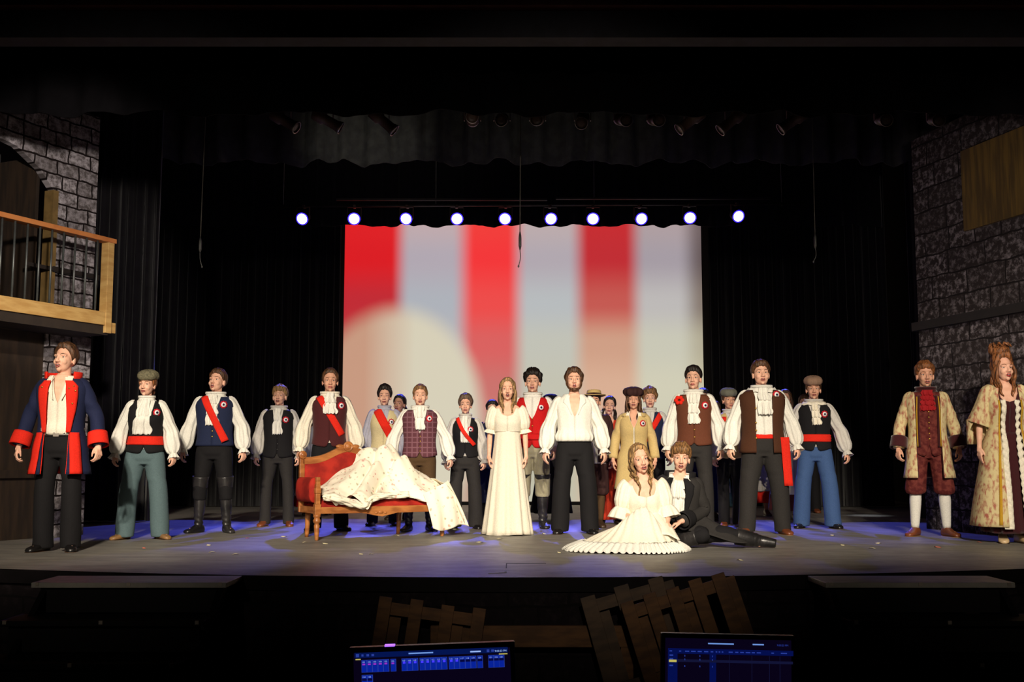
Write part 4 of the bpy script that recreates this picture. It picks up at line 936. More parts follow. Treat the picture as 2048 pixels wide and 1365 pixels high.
    def lapel(s, m, par, q, pts, off=.046, name='lapel', solid=.005):
        rows = []
        for k in range(25):
            t = k / 24 * (len(pts) - 1); i = min(int(t), len(pts) - 2); u = t - i; z = pts[i][0] * (1 - u) + pts[i + 1][0] * u; a = pts[i][1] * (1 - u) + pts[i + 1][1] * u; b = pts[i][2] * (1 - u) + pts[i + 1][2] * u
            rows.append([(q * (a + (b - a) * j / 5), s.fy(q * (a + (b - a) * j / 5), min(1.45, z), off) - .004, z) for j in range(6)])
        return s.part(name, s.mb(s.Mt).grid(rows), m, solid=solid, parent=par)
    def waist_sash(s, m=RED, z0=1.0, z1=1.10, off=.034):
        rows = [[s.surf(2 * PI * i / 40, z0 + (z1 - z0) * j / 6, off + .004 * math.sin(j * 2.6 + math.sin(4 * PI * i / 40)) + (.004 if 0 < j < 6 else -.004)) for i in range(40)] for j in range(7)]
        return s.part('waist_sash', s.mb(s.Mt).grid(rows, True), m, solid=.003)
    def cockade(s, x=.105, z=1.355, off=.034, k=1.0):
        y = s.fy(x, z, off) - .003; yy = s.fy(x + .02, z, off) - s.fy(x - .02, z, off); Mx = s.Mt @ Matrix.Translation((x, y, z)) @ Matrix.Rotation(math.atan2(yy, .04), 4, 'Z') @ Matrix.Rotation(PI / 2, 4, 'X'); mb = s.mb(Mx)
        for mi, (r, h) in enumerate(((.041 * k, 0.002), (.027 * k, .007), (.012 * k, .012))):
            mb.mat(mi); N_ = 28
            mb.grid([[(rr * (1 + (.09 * math.sin(9 * 2 * PI * i / N_) if e else 0)) * math.cos(2 * PI * i / N_), rr * (1 + (.09 * math.sin(9 * 2 * PI * i / N_) if e else 0)) * math.sin(2 * PI * i / N_), h2) for i in range(N_)] for rr, h2, e in ((.003, h, 0), (r, h, 1), (r, h - .005, 1))], True, True, True)
        return s.part('cockade', mb, [ROSR, ROSW, ROSB], label='round red, white and blue rosette badge')
    def skirt(s, m, z1=1.0, z0=.02, a1=.15, b1=.12, a0=.30, b0=.26, n=14, amp=.016, name='skirt', front=None, power=.8, M=None, y0=0.0, label=None):
        rows = []; ph = rng.rand() * 6; N_ = 84 if not front else 40
        for j in range(23):
            v = j / 22; z = z1 + (z0 - z1) * v; g = v ** power; row = []
            for i in range(N_ + (1 if front else 0)):
                th = 2 * PI * i / N_ if not front else -R(front) + 2 * R(front) * i / N_
                d = amp * g * (math.sin(n * th + ph) + .4 * math.sin(n * 1.7 * th + 2 * ph)); a = a1 + (a0 - a1) * g + d; b = b1 + (b0 - b1) * g + d
                row.append((a * math.sin(th), -b * math.cos(th) + y0, z + (.006 * math.sin(3 * th) if v == 1 else 0)))
            rows.append(row)
        return s.part(name, s.mb(M).grid(rows, not front), m, solid=.004, label=label)
    def bodice(s, m, z0=1.16, z1=1.44, vz=1.30, vw=.075, off=.010, name='bodice'): return s.part(name, s.shell(z0, z1, off, vz=vz, vw=vw, vp=.35), m, solid=.004)
# ---- 1 blue and red tailcoat
p = Person('man in navy tailcoat with red lapels and cuffs, standing at far left', 112, 687, 1103, yaw=-15, hyaw=-16, hpitch=6, fs=.115, arm=.055, hair=H_BROWN, bulk=1.02, mouth=1, toe=20)
p.trousers(BLACK, hem=.088); p.shoes(SHBL); p.shirt(CREAM, 'open', z0=1.0, bag=.022, sleeves=None, vz=1.28, vw=.05); p.hair_cap(front=40, side=-5, back=-40, vol=.006, amp=.005, burns=True); p.hair_done()
belt = p.mb().grid([[p.surf(2 * PI * i / 36, z, .016) for i in range(36)] for z in (.985, 1.02)], True); o = p.part('belt', belt, LEATH, solid=.004)
y = p.fy(0, 1.0, .022); p.part('buckle', p.mb().box(-.024, .024, y - .006, y - .002, .985, 1.02), ALU, parent=o, smooth=False)
def coat(p, m, lining, z0, gap, z1=1.49, flare=.10, off=.034, vw=.09, vz=1.1, flz=1.0):
    o = p.part('coat', p.shell(z0, z1, off, vz=vz, vw=vw, gap=gap, flare=flare, flz=flz, pleat=5, pamp=.006, n=64), m, solid=.006)
    if lining: p.part('coat_lining', p.shell(z0 + .004, z1 - .01, off - .009, vz=vz, vw=vw, gap=gap * .93, flare=flare, flz=flz, pleat=5, pamp=.006, n=64), lining, solid=.003, parent=o, label='contrasting coat lining')
    return o
def lapel(p, m, par, q, pts, off=.046, name='lapel', solid=.005):
    """pts: list of (z, x inner, x outer)"""
    rows = []
    for k in range(25):
        t = k / 24 * (len(pts) - 1); i = min(int(t), len(pts) - 2); u = t - i; z = pts[i][0] * (1 - u) + pts[i + 1][0] * u; a = pts[i][1] * (1 - u) + pts[i + 1][1] * u; b = pts[i][2] * (1 - u) + pts[i + 1][2] * u
        rows.append([(q * (a + (b - a) * j / 5), p.fy(q * (a + (b - a) * j / 5), min(1.45, z), off) - .004, z) for j in range(6)])
    return p.part(name, p.mb(p.Mt).grid(rows), m, solid=solid, parent=par)
c = coat(p, NAVY, RED, .66, .098, vw=.10, flare=.16)
for q in (-1, 1):
    lapel(p, RED, c, q, [(1.02, .085, .12), (1.12, .085, .135), (1.22, .085, .155), (1.34, .078, .168), (1.42, .072, .165), (1.47, .06, .12)], label if False else .050)
    rows = [[p.surf(q * (th0 + dth * j), z, .050 + .17 * max(0, 1.0 - z)) for j in range(4)] for z in np.linspace(.665, 1.02, 14) for th0 in (math.asin(min(.9, .098 / (p.ab(z)[0] + .03))) - .02,) for dth in (R(9),)]
    p.part('red_edge', p.mb().grid(rows), RED, solid=.006, parent=c)
rows = [[p.surf(th, 1.49, .035) + Vector((0, 0, dz_)) * 1 for th in np.linspace(R(45), R(315), 30)] for dz_ in (-.02, .02, .06)]; p.part('coat_collar', p.mb().grid(rows), RED, solid=.008, parent=c, label='red standing collar')
b = p.mb()
for x, z in ((.13, 1.27), (.10, 1.40), (.135, 1.42), (.15, 1.38), (-.13, 1.41)): b.ell((x, p.fy(x, z, .056) - .004, z), (.008, .005, .008), 10, 6)
p.part('buttons', b, BRASS, parent=c); p.sleeve('coat', NAVY, cuff=RED)

# ---- 2 cap girl in slate trousers
p = Person('person in green-grey tweed cap and slate trousers with red waist sash', 284, 740, 1079, yaw=-6, sex='f', hyaw=-16, fs=.185, arm=.045, top=1.834, hair=H_GING, mouth=0, bulk=1.06, toe=35)
p.trousers(SLATE, hem=.10, knee=.088, thigh=.105); p.shoes(SHTAN); p.shirt(WHITE); p.vest(BLACK, z0=.95, vz=1.16, vw=.09, point=.03); p.waist_sash(RED, 1.01, 1.105); p.jabot(1.51, 1.13, .035, .105, 2, x0=-.03); p.cockade(.125, 1.36)
p.hair_cap(front=30, side=-22, back=-45, vol=-.001); p.bun((0, .1, 1.62), (.04, .03, .04)); p.hair_done(); p.cap(TWEED, 'flat')

# ---- 3 navy vest
p = Person('man in navy vest with red diagonal sash and tall black boots', 424, 738, 1066, yaw=-12, hyaw=-14, hpitch=10, fs=.155, arm=.05, hair=H_BROWN, bulk=1.06, mouth=2, toe=30)
p.trousers(BLACK, hem=.07, knee=.075, tuck=True); p.shoes(boots=True); p.shirt(WHITE); p.vest(NAVYV, z0=.95, vz=1.19, vw=.07, point=0, buttons=(1.05, 1.17, 3, BRASS)); p.jabot(1.52, 1.18, .035, .075, 3); p.sash(RED, z1=1.0, off=.066); p.cockade(.12, 1.40)
p.hair_cap(front=36, side=-6, back=-40, vol=.006); p.hair_done()

# ---- 4 blond, black vest
p = Person('fair-haired man in black vest and brown shoes with closed eyes', 553, 772, 1053, yaw=-6, hyaw=-6, hpitch=6, fs=.15, arm=.02, hair=H_BLOND, mouth=1, toe=14)
p.trousers(CHAR, hem=.07, knee=.07); p.shoes(SHBR, hsole=SHTAN); p.shirt(OFFW); p.vest(BLACK, z0=.90, vz=1.2, vw=.06, point=.03, buttons=(.98, 1.12, 3, SHBL)); p.jabot(1.51, 1.18, .035, .062, 2); p.cockade(.105, 1.36)
p.hair_cap(front=30, side=-6, back=-38, vol=.012, amp=.006, fringe=6); p.hair_done()

# ---- 5 tall, velvet vest
p = Person('tall bearded man in dark maroon velvet vest and red sash behind settee', 655, 738, 1062, yaw=2, fs=.15, arm=.05, hair=H_BROWN, mouth=0, toe=25, bulk=1.0, skin=SKIN2)
p.trousers(BLACK, hem=.08); p.shoes(SHBL); p.shirt(CREAM); p.vest(MAROON, z0=.96, vz=1.22, vw=.065, point=.035); p.sash(RED, off=.040, z1=1.06, x0=-.11, x1=.14); p.jabot(1.53, 1.30, .04, .08, 2, dep=.04); p.cockade(.125, 1.385)
p.hair_cap(front=42, side=-4, back=-38, vol=.002, burns=True); p.hair_done()

# ---- 6 woman cream vest
p = Person('woman with dark updo in cream vest and wide red sash', 766, 772, 1052, yaw=-3, sex='f', fs=.14, arm=.02, hair=H_DARK, mouth=0)
p.trousers(CHAR, hem=.07); p.shoes(SHDK); p.shirt(GREYW, bag=.01); p.vest(CRV, z0=.96, vz=1.24, vw=.06, point=.02); p.sash(RED, w=.11, off=.038, x0=-.08, z1=1.05); p.cockade(.10, 1.33)
p.hair_cap(front=36, side=-12, back=-45, vol=.006, crown=.012); p.bun((.02, .095, 1.76), (.06, .045, .05)); p.hair_done()
# ---- 7 woman behind
p = Person('woman with low dark ponytail half hidden between cream and plaid vests', 796, 790, 1040, yaw=-8, sex='f', hyaw=-14, hpitch=4, fs=.10, hair=H_DARK, mouth=1, skin=SKIN2)
p.shirt(GREYW, bag=.01); p.skirt(APRON, .99, .12); p.shoes(SHDK); p.hair_cap(front=42, side=-10, back=-45, vol=.0); p.ponytail(1, 1.47, .02); p.hair_done()
# ---- 8 plaid
p = Person('stocky man in plum plaid vest with white cravat right of the settee', 838, 770, 1063, yaw=0, fs=.13, arm=.075, hair=H_LTBR, bulk=1.12, mouth=1, toe=22)
p.trousers(BRTR, hem=.075, tuck=True); p.shoes(boots=True, cuff=False); p.shirt(WHITE); p.vest(PLAID, z0=.93, vz=1.2, vw=.075, point=.03, buttons=(.98, 1.16, 4, BRASS)); p.jabot(1.53, 1.25, .045, .062, 2, dep=.03); p.cockade(.115, 1.38)
p.hair_cap(front=36, side=-2, back=-38, vol=.002, burns=True); p.hair_done()
# ---- 9 black vest and headscarf
p = Person('woman with short dark hair in black vest and thin red sash', 930, 790, 1058, yaw=-2, sex='f', fs=.145, arm=.02, hair=H_GREY, mouth=0, toe=16)
p.trousers(CHAR, hem=.10, knee=.085); p.shoes(SHBL); p.shirt(OFFW); p.vest(BLACK, z0=.98, vz=1.14, vw=.075, point=.03); p.jabot(1.52, 1.16, .035, .06, 2); p.sash(RED, w=.05, off=.064, x0=-.10, x1=.13, z1=1.12, curve=-.03); p.cockade(.075, 1.33)
p.hair_cap(front=34, side=-14, back=-42, vol=.010, crown=.006); p.hair_done()
# ---- 10 hidden behind the white dress
p = Person('dark-haired person in navy mostly hidden behind the white dress', 984, 801, 1046, yaw=0, sex='f', fs=.10, hair=H_DARK)
p.shirt(NAVY, bag=.008, sleeves='slim'); p.skirt(NAVY, .99, .30); p.trousers(BLACK); p.shoes(SHBL); p.hair_cap(front=34, side=-12, back=-45, vol=.004); p.hair_done()
# ---- 12 red vest
p = Person('curly dark-haired man in bright red vest and black boots', 1066, 741, 1057, yaw=-4, fs=.11, arm=.01, hair=H_DARK, mouth=1, toe=18, hpitch=3)
p.trousers(KHAKI, hem=.082, knee=.088, thigh=.105, tuck=True); p.shoes(boots=True); p.shirt(WHITE); p.vest(REDV, z0=.93, vz=1.24, vw=.09, point=.02, buttons=(1.16, 1.24, 2, BRASS)); p.waist_sash(REDV, 1.0, 1.07, .036); p.cockade(.105, 1.37)
p.hair_cap(front=36, side=-6, back=-38, vol=.016, amp=.012, freq=13); p.hair_done()
# ---- 11 white dress
p = Person('woman with long fair hair in floor-length cream high-waisted gown', 1015, 757, 1070, yaw=0, sex='f', fs=.08, arm=-.005, hair=H_BLOND, mouth=2, hpitch=5, armf={q: ((q * .02, -.03, -1), (-q, .3, 0)) for q in (-1, 1)}, curl=30)
p.bodice(CREAM, 1.18, 1.455, 1.36, .09); p.skirt(CREAM, 1.24, .008, .140, .125, .290, .26, 13, .014, power=1.15, name='gown_skirt'); p.sleeve('puff', CREAM); p.shoes(SHCR)
p.hair_cap(front=48, side=-20, back=-45, vol=.004); p.locks(1.37, 8, .006, .015, .035); p.hair_done()
# ---- 13 dark beret
p = Person('person in black beret hidden between red vest and open white shirt', 1103, 789, 1040, yaw=0, sex='f', fs=.1, hair=H_DARK, top=1.834)
p.shirt(OFFW, bag=.008); p.skirt(BLACK, .99, .10); p.shoes(SHBL); p.hair_cap(front=30, side=-12, back=-45); p.hair_done(); p.cap(BLACK, 'beret')
# ---- 14 open white shirt
p = Person('bearded man in loose open white shirt and black trousers at centre', 1150, 737, 1068, yaw=2, fs=.165, arm=.045, hair=H_BROWN, mouth=2, hpitch=8, toe=14, bulk=1.05, curl=40)
p.trousers(BLACK, hem=.10, knee=.088, thigh=.105); p.shoes(SHBL); p.shirt(WHITE, 'open', z0=1.0, bag=.028, vz=1.27, vw=.07, off=.018)
p.hair_cap(front=38, side=-10, back=-42, vol=.012, amp=.007, burns=True)
b = p.HC
for q in (-1, 1): b.tube([(q * .077, -.01, 1.68), (q * .071, -.03, 1.635), (q * .052, -.062, 1.600), (q * .02, -.083, 1.587)], [.006, .009, .011, .012], n=8, m=10)
b.ell((0, -.072, 1.583), (.030, .022, .016), 12, 8); p.hair_done()
p.part('waistband', p.mb().grid([[p.surf(2 * PI * i / 36, z, .016) for i in range(36)] for z in (.99, 1.03)], True), BLACK, solid=.003)
# ---- 15 straw hat
p = Person('man in straw hat and dark brown jacket behind the white shirt', 1190, 780, 1055, yaw=0, fs=.07, hair=H_DARK, top=1.83, skin=SKIN2, mouth=1, hpitch=4)
p.shirt(OFFW, bag=.006, sleeves=None, z0=.84); c = coat(p, DKCAP, None, .86, .04, flare=.05); p.sleeve('coat', DKCAP); p.trousers(DKCAP, breech=True)
for q in (-1, 1): p.part('stocking', MB(p.SK).tube([p.J['K', q], p.J['K', q].lerp(p.J['A', q], .35), p.J['A', q]], [.052, .058, .040], n=16, m=10), BRTR)
p.shoes(SHDK); p.cockade(.10, 1.36, .05); p.hair_cap(front=26, side=-6, back=-38); p.hair_done(); p.cap(STRAW, 'straw')
# ---- 16 rust red dress
p = Person('woman with two dark side tails in rust red dress', 1219, 793, 1047, yaw=0, sex='f', fs=.1, hair=H_DARK, mouth=0, htilt=6)
p.bodice(REDD, 1.0, 1.46, 1.36, .07); p.skirt(REDD, 1.03, .06, .14, .11, .26, .22); p.sleeve('slim', MAROON); p.shoes(SHDK); p.hair_cap(front=44, side=-12, back=-45); p.ponytail(-1, 1.44, .02); p.ponytail(1, 1.40, .02); p.hair_done()
# ---- 18 navy vest, side sash
p = Person('short-haired person in navy vest with red shoulder sash behind tan coat', 1303, 777, 1052, yaw=3, sex='f', fs=.12, arm=.02, hair=H_LTBR, mouth=0)
p.trousers(BLACK); p.shoes(SHDK); p.shirt(OFFW); p.vest(NAVYV, z0=.88, vz=1.30, vw=.05, point=.02); p.sash(RED, w=.07, x0=.13, z0=1.45, x1=-.10, z1=1.08, off=.036); p.hair_cap(front=26, side=-14, back=-42, vol=.014, amp=.009); p.hair_done()
# ---- 17 tan coat
p = Person('woman with long brown hair in dark newsboy cap and tan coat', 1270, 774, 1060, yaw=0, sex='f', fs=.11, arm=.03, hair=H_BROWN, mouth=1, hpitch=4, top=1.842, skin=SKIN2, armf={q: ((q * .02, -.03, -1), (-q, .3, 0)) for q in (-1, 1)}, curl=30)
p.shirt(CREAM, 'open', bag=.004, sleeves=None, vz=1.3); c = coat(p, TAN, None, .52, .006, flare=.12, vz=1.30, vw=.065, off=.03); p.sleeve('coat', TAN)
p.trousers(BRTR, breech=True); p.shoes(SHDK)
rows = [[p.surf(th, 1.47, .05 + .02 * v) + Vector((0, 0, .03 - .05 * v)) for th in np.linspace(R(35), R(325), 30)] for v in (0, .5, 1)]; p.part('coat_collar', p.mb().grid(rows), TAN, solid=.006, parent=c)
p.cockade(.115, 1.36, .05); p.hair_cap(front=26, side=-20, back=-45, vol=.004); p.locks(1.34, 7, .012, .014, .065); p.hair_done(); p.cap(DKCAP, 'news')
# ---- 21 brown vest
p = Person('dark-haired man in brown vest with long white cravat and red shoulder knot', 1392, 733, 1062, yaw=-2, hyaw=-4, fs=.12, arm=.03, hair=H_DARK, mouth=0, hpitch=3)
p.trousers(CHAR); p.shoes(SHBL); p.shirt(WHITE); p.vest(BROWN, z0=.94, vz=1.18, vw=.07, point=.015, buttons=(1.02, 1.10, 2, BRASS)); p.jabot(1.50, 1.17, .035, .068, 3); p.cockade(.125, 1.365)
z = 1.43; b = p.mb()
for a in range(6): b.ell((-.155 + .035 * math.cos(a * 1.05), p.fy(-.15, 1.43, .03) - .02, 1.425 + .032 * math.sin(a * 1.05)), (.024, .016, .022), 10, 6)
p.part('shoulder_knot', b, RED, label='red ribbon knot on the shoulder'); p.hair_cap(front=36, side=-4, back=-38, vol=.008, fringe=2); p.hair_done()
# ---- 22..27 background
p = Person('person in blue scarf peeking from behind the brown vest shoulder', 1411, 778, 1040, yaw=0, sex='f', hair=H_DARK)
p.shirt(OFFW); p.skirt(NAVY, .99, .10); p.shoes(SHDK); p.hair_cap(front=34, side=-12, back=-45, vol=.004); p.hair_done()
p = Person('short woman with apron and teal skirt behind the brown vest', 1434, 803, 1035, yaw=-6, sex='f', fs=.1, hair=H_BROWN, skin=SKIN2, mouth=1)
p.shirt(TAN, sleeves='slim'); p.skirt(TEAL, 1.0, .17, .14, .11, .24, .22); p.skirt(APRON, 1.0, .38, .15, .12, .235, .235, front=70, name='apron'); p.shoes(SHDK); p.hair_cap(front=40, side=-10, back=-44); p.hair_done()
p = Person('person in grey flat cap and beige waistcoat behind the big brown vest', 1463, 776, 1054, yaw=8, sex='f', hyaw=8, fs=.09, arm=0, hair=H_BROWN, skin=SKIN2, top=1.834, mouth=0)
p.trousers(BLACK, hem=.075); p.shoes(SHBR); p.shirt(OFFW); p.vest(TAN, z0=.92, vz=1.34, vw=.05); p.hair_cap(front=30, side=-14, back=-40); p.hair_done(); p.cap(GREYC, 'flat')
p.part('shoulder_patch', p.mb().grid([[(x, p.fy(x, z, .034) - .01, z) for x in (-.12, -.09, -.06)] for z in (1.38, 1.41, 1.44)]), RED, solid=.006, label='red patch on the shoulder')
p = Person('woman with red skirt and apron hidden behind the big brown vest', 1512, 800, 1032, yaw=0, sex='f', fs=.16, hair=H_BROWN)
p.shirt(OFFW); p.skirt(RED, 1.0, .20, .15, .12, .34, .28); p.skirt(APRON, 1.0, .38, .16, .13, .335, .29, front=70, name='apron'); p.shoes(SHTAN); p.hair_cap(front=36); p.hair_done()
p = Person('long-haired woman with pale apron behind the big brown vest shoulder', 1577, 780, 1042, yaw=0, sex='f', fs=.09, hair=H_BROWN, skin=SKIN2, mouth=1)
p.shirt(OFFW); p.skirt(MAROON, 1.0, .14, .14, .12, .26, .22); p.skirt(APRON, 1.0, .36, .15, .13, .255, .235, front=75, name='apron'); p.shoes(SHDK); p.hair_cap(front=42, side=-14, back=-45); p.locks(1.38, 4, .01, .014, .05); p.hair_done()
p = Person('person in blue-lit jacket and brown boots behind the blue trousers', 1615, 790, 1026, yaw=0, fs=.12, hair=H_BROWN)
p.trousers(BLACK); p.shoes(SHBR); p.shirt(GREYW); p.hair_cap(front=36); p.hair_done()
p = Person('woman with pale apron and red skirt hidden behind the velvet vest', 634, 815, 1030, yaw=0, sex='f', fs=.17, hair=H_BROWN)
p.shirt(GREYW); p.skirt(REDV, 1.0, .14, .15, .12, .40, .30); p.skirt(APRON, 1.0, .32, .16, .13, .40, .31, front=80, name='apron'); p.shoes(SHDK); p.hair_cap(front=36); p.hair_done()
# ---- 25 big man
p = Person('large man in long open dark brown vest with brass buttons and red sash', 1530, 722, 1069, yaw=6, hyaw=4, hpitch=5, fs=.185, arm=.055, hair=H_BROWN, bulk=1.10, belly=.015, mouth=1, toe=16)
p.trousers(CHAR, hem=.085, knee=.09, thigh=.11); p.shoes(SHBR, hsole=SHTAN); p.shirt(WHITE, bag=.008, z0=1.02); p.waist_sash(RED, .985, 1.03, .016)
c = coat(p, DKBROWN, None, .84, .075, flare=.10, vz=1.2, vw=.095, off=.042); c.name = 'long_vest'; b = p.mb()
for z in (.99, 1.07, 1.15, 1.30): b.ell((-.085, p.fy(-.085, z, .04) - .005, z), (.010, .005, .010), 10, 6)
p.part('buttons', b, BRASS, parent=c); p.jabot(1.52, 1.24, .045, .075, 2, dep=.035, x0=.01)
rows = [[p.surf(2 * PI * i / 40, 1.49, .018 + .035 * v) + Vector((0, -.005, .03 - .05 * v + .007 * math.sin(11 * 2 * PI * i / 40))) for i in range(40)] for v in (0, .35, .7, 1)]; p.part('ruffled_collar', p.mb().grid(rows, True), WHITE, solid=.004)
p.cockade(.135, 1.44, .045); p.part('sash_tail', p.mb().grid([[(.165 + .085 * u + .03 * v, -.15 + .02 * v + .012 * math.sin(u * 6), 1.0 - .50 * v) for u in (0, .3, .6, 1)] for v in np.linspace(0, 1, 12)]), RED, solid=.005)
p.hair_cap(front=34, side=-4, back=-38, vol=.010, fringe=2); p.hair_done()
# ---- 28 blue trousers
p = Person('young person in taupe flat cap, black vest and blue trousers', 1635, 752, 1057, yaw=3, fs=.185, arm=.075, hair=H_BROWN, mouth=0, top=1.834, toe=22, bulk=.98, skin=SKIN2)
p.trousers(BLUE, hem=.10, knee=.092, thigh=.105); p.shoes(SHBL); p.shirt(OFFW); p.vest(BLACK, z0=.96, vz=1.30, vw=.065, point=.04); p.waist_sash(RED, 1.03, 1.12); p.jabot(1.49, 1.24, .035, .055, 3, x0=.02, m=CREAM); p.cockade(.11, 1.36)
rows = [[p.surf(2 * PI * i / 40, 1.49, .018 + .03 * v) + Vector((0, -.005, .025 - .04 * v + .005 * math.sin(9 * 2 * PI * i / 40))) for i in range(40)] for v in (0, .5, 1)]; p.part('ruffled_collar', p.mb().grid(rows, True), CREAM, solid=.004)
p.hair_cap(front=28, side=-14, back=-40); p.hair_done(); p.cap(TAUPE, 'flat')
# ---- 29 brocade coat boy
p = Person('boy in gold brocade coat, crimson cravat, breeches and white stockings', 1863, 725, 1073, yaw=4, hyaw=6, fs=.155, arm=.035, hair=H_GING, mouth=1, toe=28, skin=SKIN2, bulk=.97)
p.shirt(DKRED2, bag=.0, sleeves=None); p.vest(DKRED, z0=.88, vz=1.38, vw=.03, point=.06, off=.020, buttons=(1.0, 1.28, 6, BRASS)); p.trousers(DKRED, breech=True)
for q in (-1, 1): p.part('stocking', MB(p.SK).tube([p.J['K', q], p.J['K', q].lerp(p.J['A', q], .35), p.J['A', q]], [.054, .060, .040], n=16, m=12), WHITE)
p.shoes(SHBR, hsole=SHTAN); c = coat(p, BROC, DKRED2, .60, .115, flare=.14, vz=1.1, vw=.12, off=.036)
for q in (-1, 1): lapel(p, GOLDT, c, q, [(.92, .108, .116), (1.1, .108, .118), (1.3, .106, .116), (1.44, .098, .108)], .044, 'gold_trim'); lapel(p, DKRED2, c, q, [(.92, .085, .110), (1.1, .088, .110), (1.3, .088, .108), (1.45, .075, .10)], .041, 'facing')
p.sleeve('coat', BROC, cuff=DKRED2); p.jabot(1.51, 1.30, .05, .075, 4, m=CRIM, off=.026, dep=.02, amp=.007); p.hair_cap(front=34, side=-6, back=-40, vol=.010, amp=.007, fringe=4); p.hair_done()
# ---- 30 brocade gown woman at the frame edge
p = Person('woman with piled auburn hair in floral brocade robe at far right', 2024, 690, 1086, yaw=14, sex='f', hyaw=10, fs=.08, arm=.03, hair=H_GING, mouth=1, lipm=LIPR, top=1.905, hpitch=4, armf={q: ((q * .02, -.10, -1), (-q, .3, 0)) for q in (-1, 1)}, curl=20)
p.bodice(DKRED2, 1.0, 1.42, 1.34, .08); p.skirt(DKRED2, 1.05, .10, .14, .12, .26, .24, name='gown_skirt'); p.shoes(SHCR)
c = coat(p, BROC, None, .16, .085, flare=.16, vz=1.15, vw=.10, off=.032, flz=1.1)
for q in (-1, 1):
    rows = [[p.surf(q * (math.asin(min(.9, .085 / (p.ab(max(z, .5))[0] + .03))) + dth), z, .042 + .16 * max(0, 1.1 - z)) for dth in (-.03, .02, .06)] for z in np.linspace(.18, 1.36, 30)]; p.part('gold_trim', p.mb().grid(rows), GOLDT, solid=.004, parent=c)
    rows = [[p.surf(q * (math.asin(min(.9, .085 / (p.ab(max(z, .5))[0] + .03))) - .06 - dth), z, .032 + .012 * math.sin(z * 90 + dth * 20) + .13 * max(0, 1.1 - z)) for dth in (0, .08, .16, .24)] for z in np.linspace(.14, 1.36, 90)]; p.part('ruffle_trim', p.mb().grid(rows), CREAM, solid=.004, parent=c)
    S, E, W = p.J['S', q], p.J['E', q], p.J['W', q]; mb = MB(p.SK)
    mb.tube([S + Vector((-q * .02, 0, .02)), S, S.lerp(E, .6), E + Vector((q * .01, 0, -.02))], [(0, .055), (.1, .082), (.5, .085), (1, .105)], n=28, m=20, cap=False, fold=lambda th, t: .004 * math.sin(7 * th)); sl = p.part('sleeve', mb, BROC, solid=.004)
    dn = [[E + Vector((q * (.02 + .09 * math.cos(a)), .02 + .10 * math.sin(a) * .8, .03 - v * (.24 if math.sin(a) > -.2 else .24 * max(.1, 1 + math.sin(a))))) for a in np.linspace(0, 2 * PI, 25)] for v in (0, .3, .6, 1)]
    p.part('hanging_sleeve', MB(p.SK).grid(dn), BROC, solid=.006, parent=sl)
p.hair_cap(front=44, side=-20, back=-45, vol=.008, crown=.03, amp=.009); p.bun((0, .03, 1.83), (.085, .085, .06)); p.bun((-.05, .05, 1.85), (.05, .05, .05))
for k in range(9): a = k * .7; p.HC.tube([(.03 * math.cos(a), .03 + .03 * math.sin(a), 1.86), (.07 * math.cos(a), .03 + .06 * math.sin(a), 1.90), (.10 * math.cos(a + .3), .03 + .09 * math.sin(a + .3), 1.87)], [.006, .012, .004], n=6, m=9)
p.locks(1.36, 6, .014, .014, .06); p.hair_done()

# ---------------------------------------------------------------- seated pair
def Tm(x, y, z, rx=0, rz=0, ry=0, piv=.93): return Matrix.Translation((x, y, z)) @ Matrix.Rotation(R(rz), 4, 'Z') @ Matrix.Rotation(R(ry), 4, 'Y') @ Matrix.Rotation(R(rx), 4, 'X') @ Matrix.Translation((0, 0, -piv))
g0 = floor_at(1283, 1100); V = Vector
Mt = Tm(.045, 0, .085, rx=2, rz=8, ry=-3)
J = {('S', q): Mt @ V((q * .15, .005, 1.42)) for q in (-1, 1)}
J['E', -1] = Mt @ V((-.225, -.02, 1.17)); J['W', -1] = V((-.02, -.26, .30)); J['E', 1] = Mt @ V((.20, -.06, 1.16)); J['W', 1] = V((.23, -.20, .24))
for q in (-1, 1): J['H', q] = V((q * .09, 0, .12)); 
J['K', -1] = V((-.10, -.30, .10)); J['A', -1] = V((-.40, -.18, .07)); J['T', -1] = V((-.48, -.13, .05)); J['K', 1] = V((.16, -.26, .10)); J['A', 1] = V((-.12, -.22, .08)); J['T', 1] = V((-.22, -.22, .05))
p = Person('seated young woman in cream ruffled gown with long ringlets', 1283, 893, 1100, loc=g0, K=.98, sex='f', hyaw=6, htilt=-6, hpitch=2, Mt=Mt, joints=J, hair=H_BLOND, mouth=1, curl=35, yaw=0,
           armf={-1: ((.7, -.4, -.3), (0, .2, -1)), 1: ((.5, -.1, -.5), (-.2, -.2, -1))})
p.part('bodice', p.shell(.96, 1.44, .012, vz=1.33, vw=.105, bag=.006, vp=.3), CREAM, solid=.004)
rows = [[Mt @ (p.surf(th, 1.33 - .0 * v, .02 + .02 * v) + V((0, 0, .015 - .05 * v + .006 * math.sin(14 * th)))) for th in np.linspace(-R(100), R(100), 50)] for v in (0, .5, 1)]; 
p.sleeve('puff', CREAM)
for q in (-1, 1):
    S, E = p.J['S', q], p.J['E', q]; d = (E - S).normalized(); m0 = S.lerp(E, .72); p.part('sleeve_ruffle', MB(p.SK).tube([m0, m0 + d * .05, m0 + d * .11], [.06, .09, .105], n=44, m=8, cap=False, fold=lambda th, t: .013 * t * math.sin(9 * th)), CREAM, solid=.003)
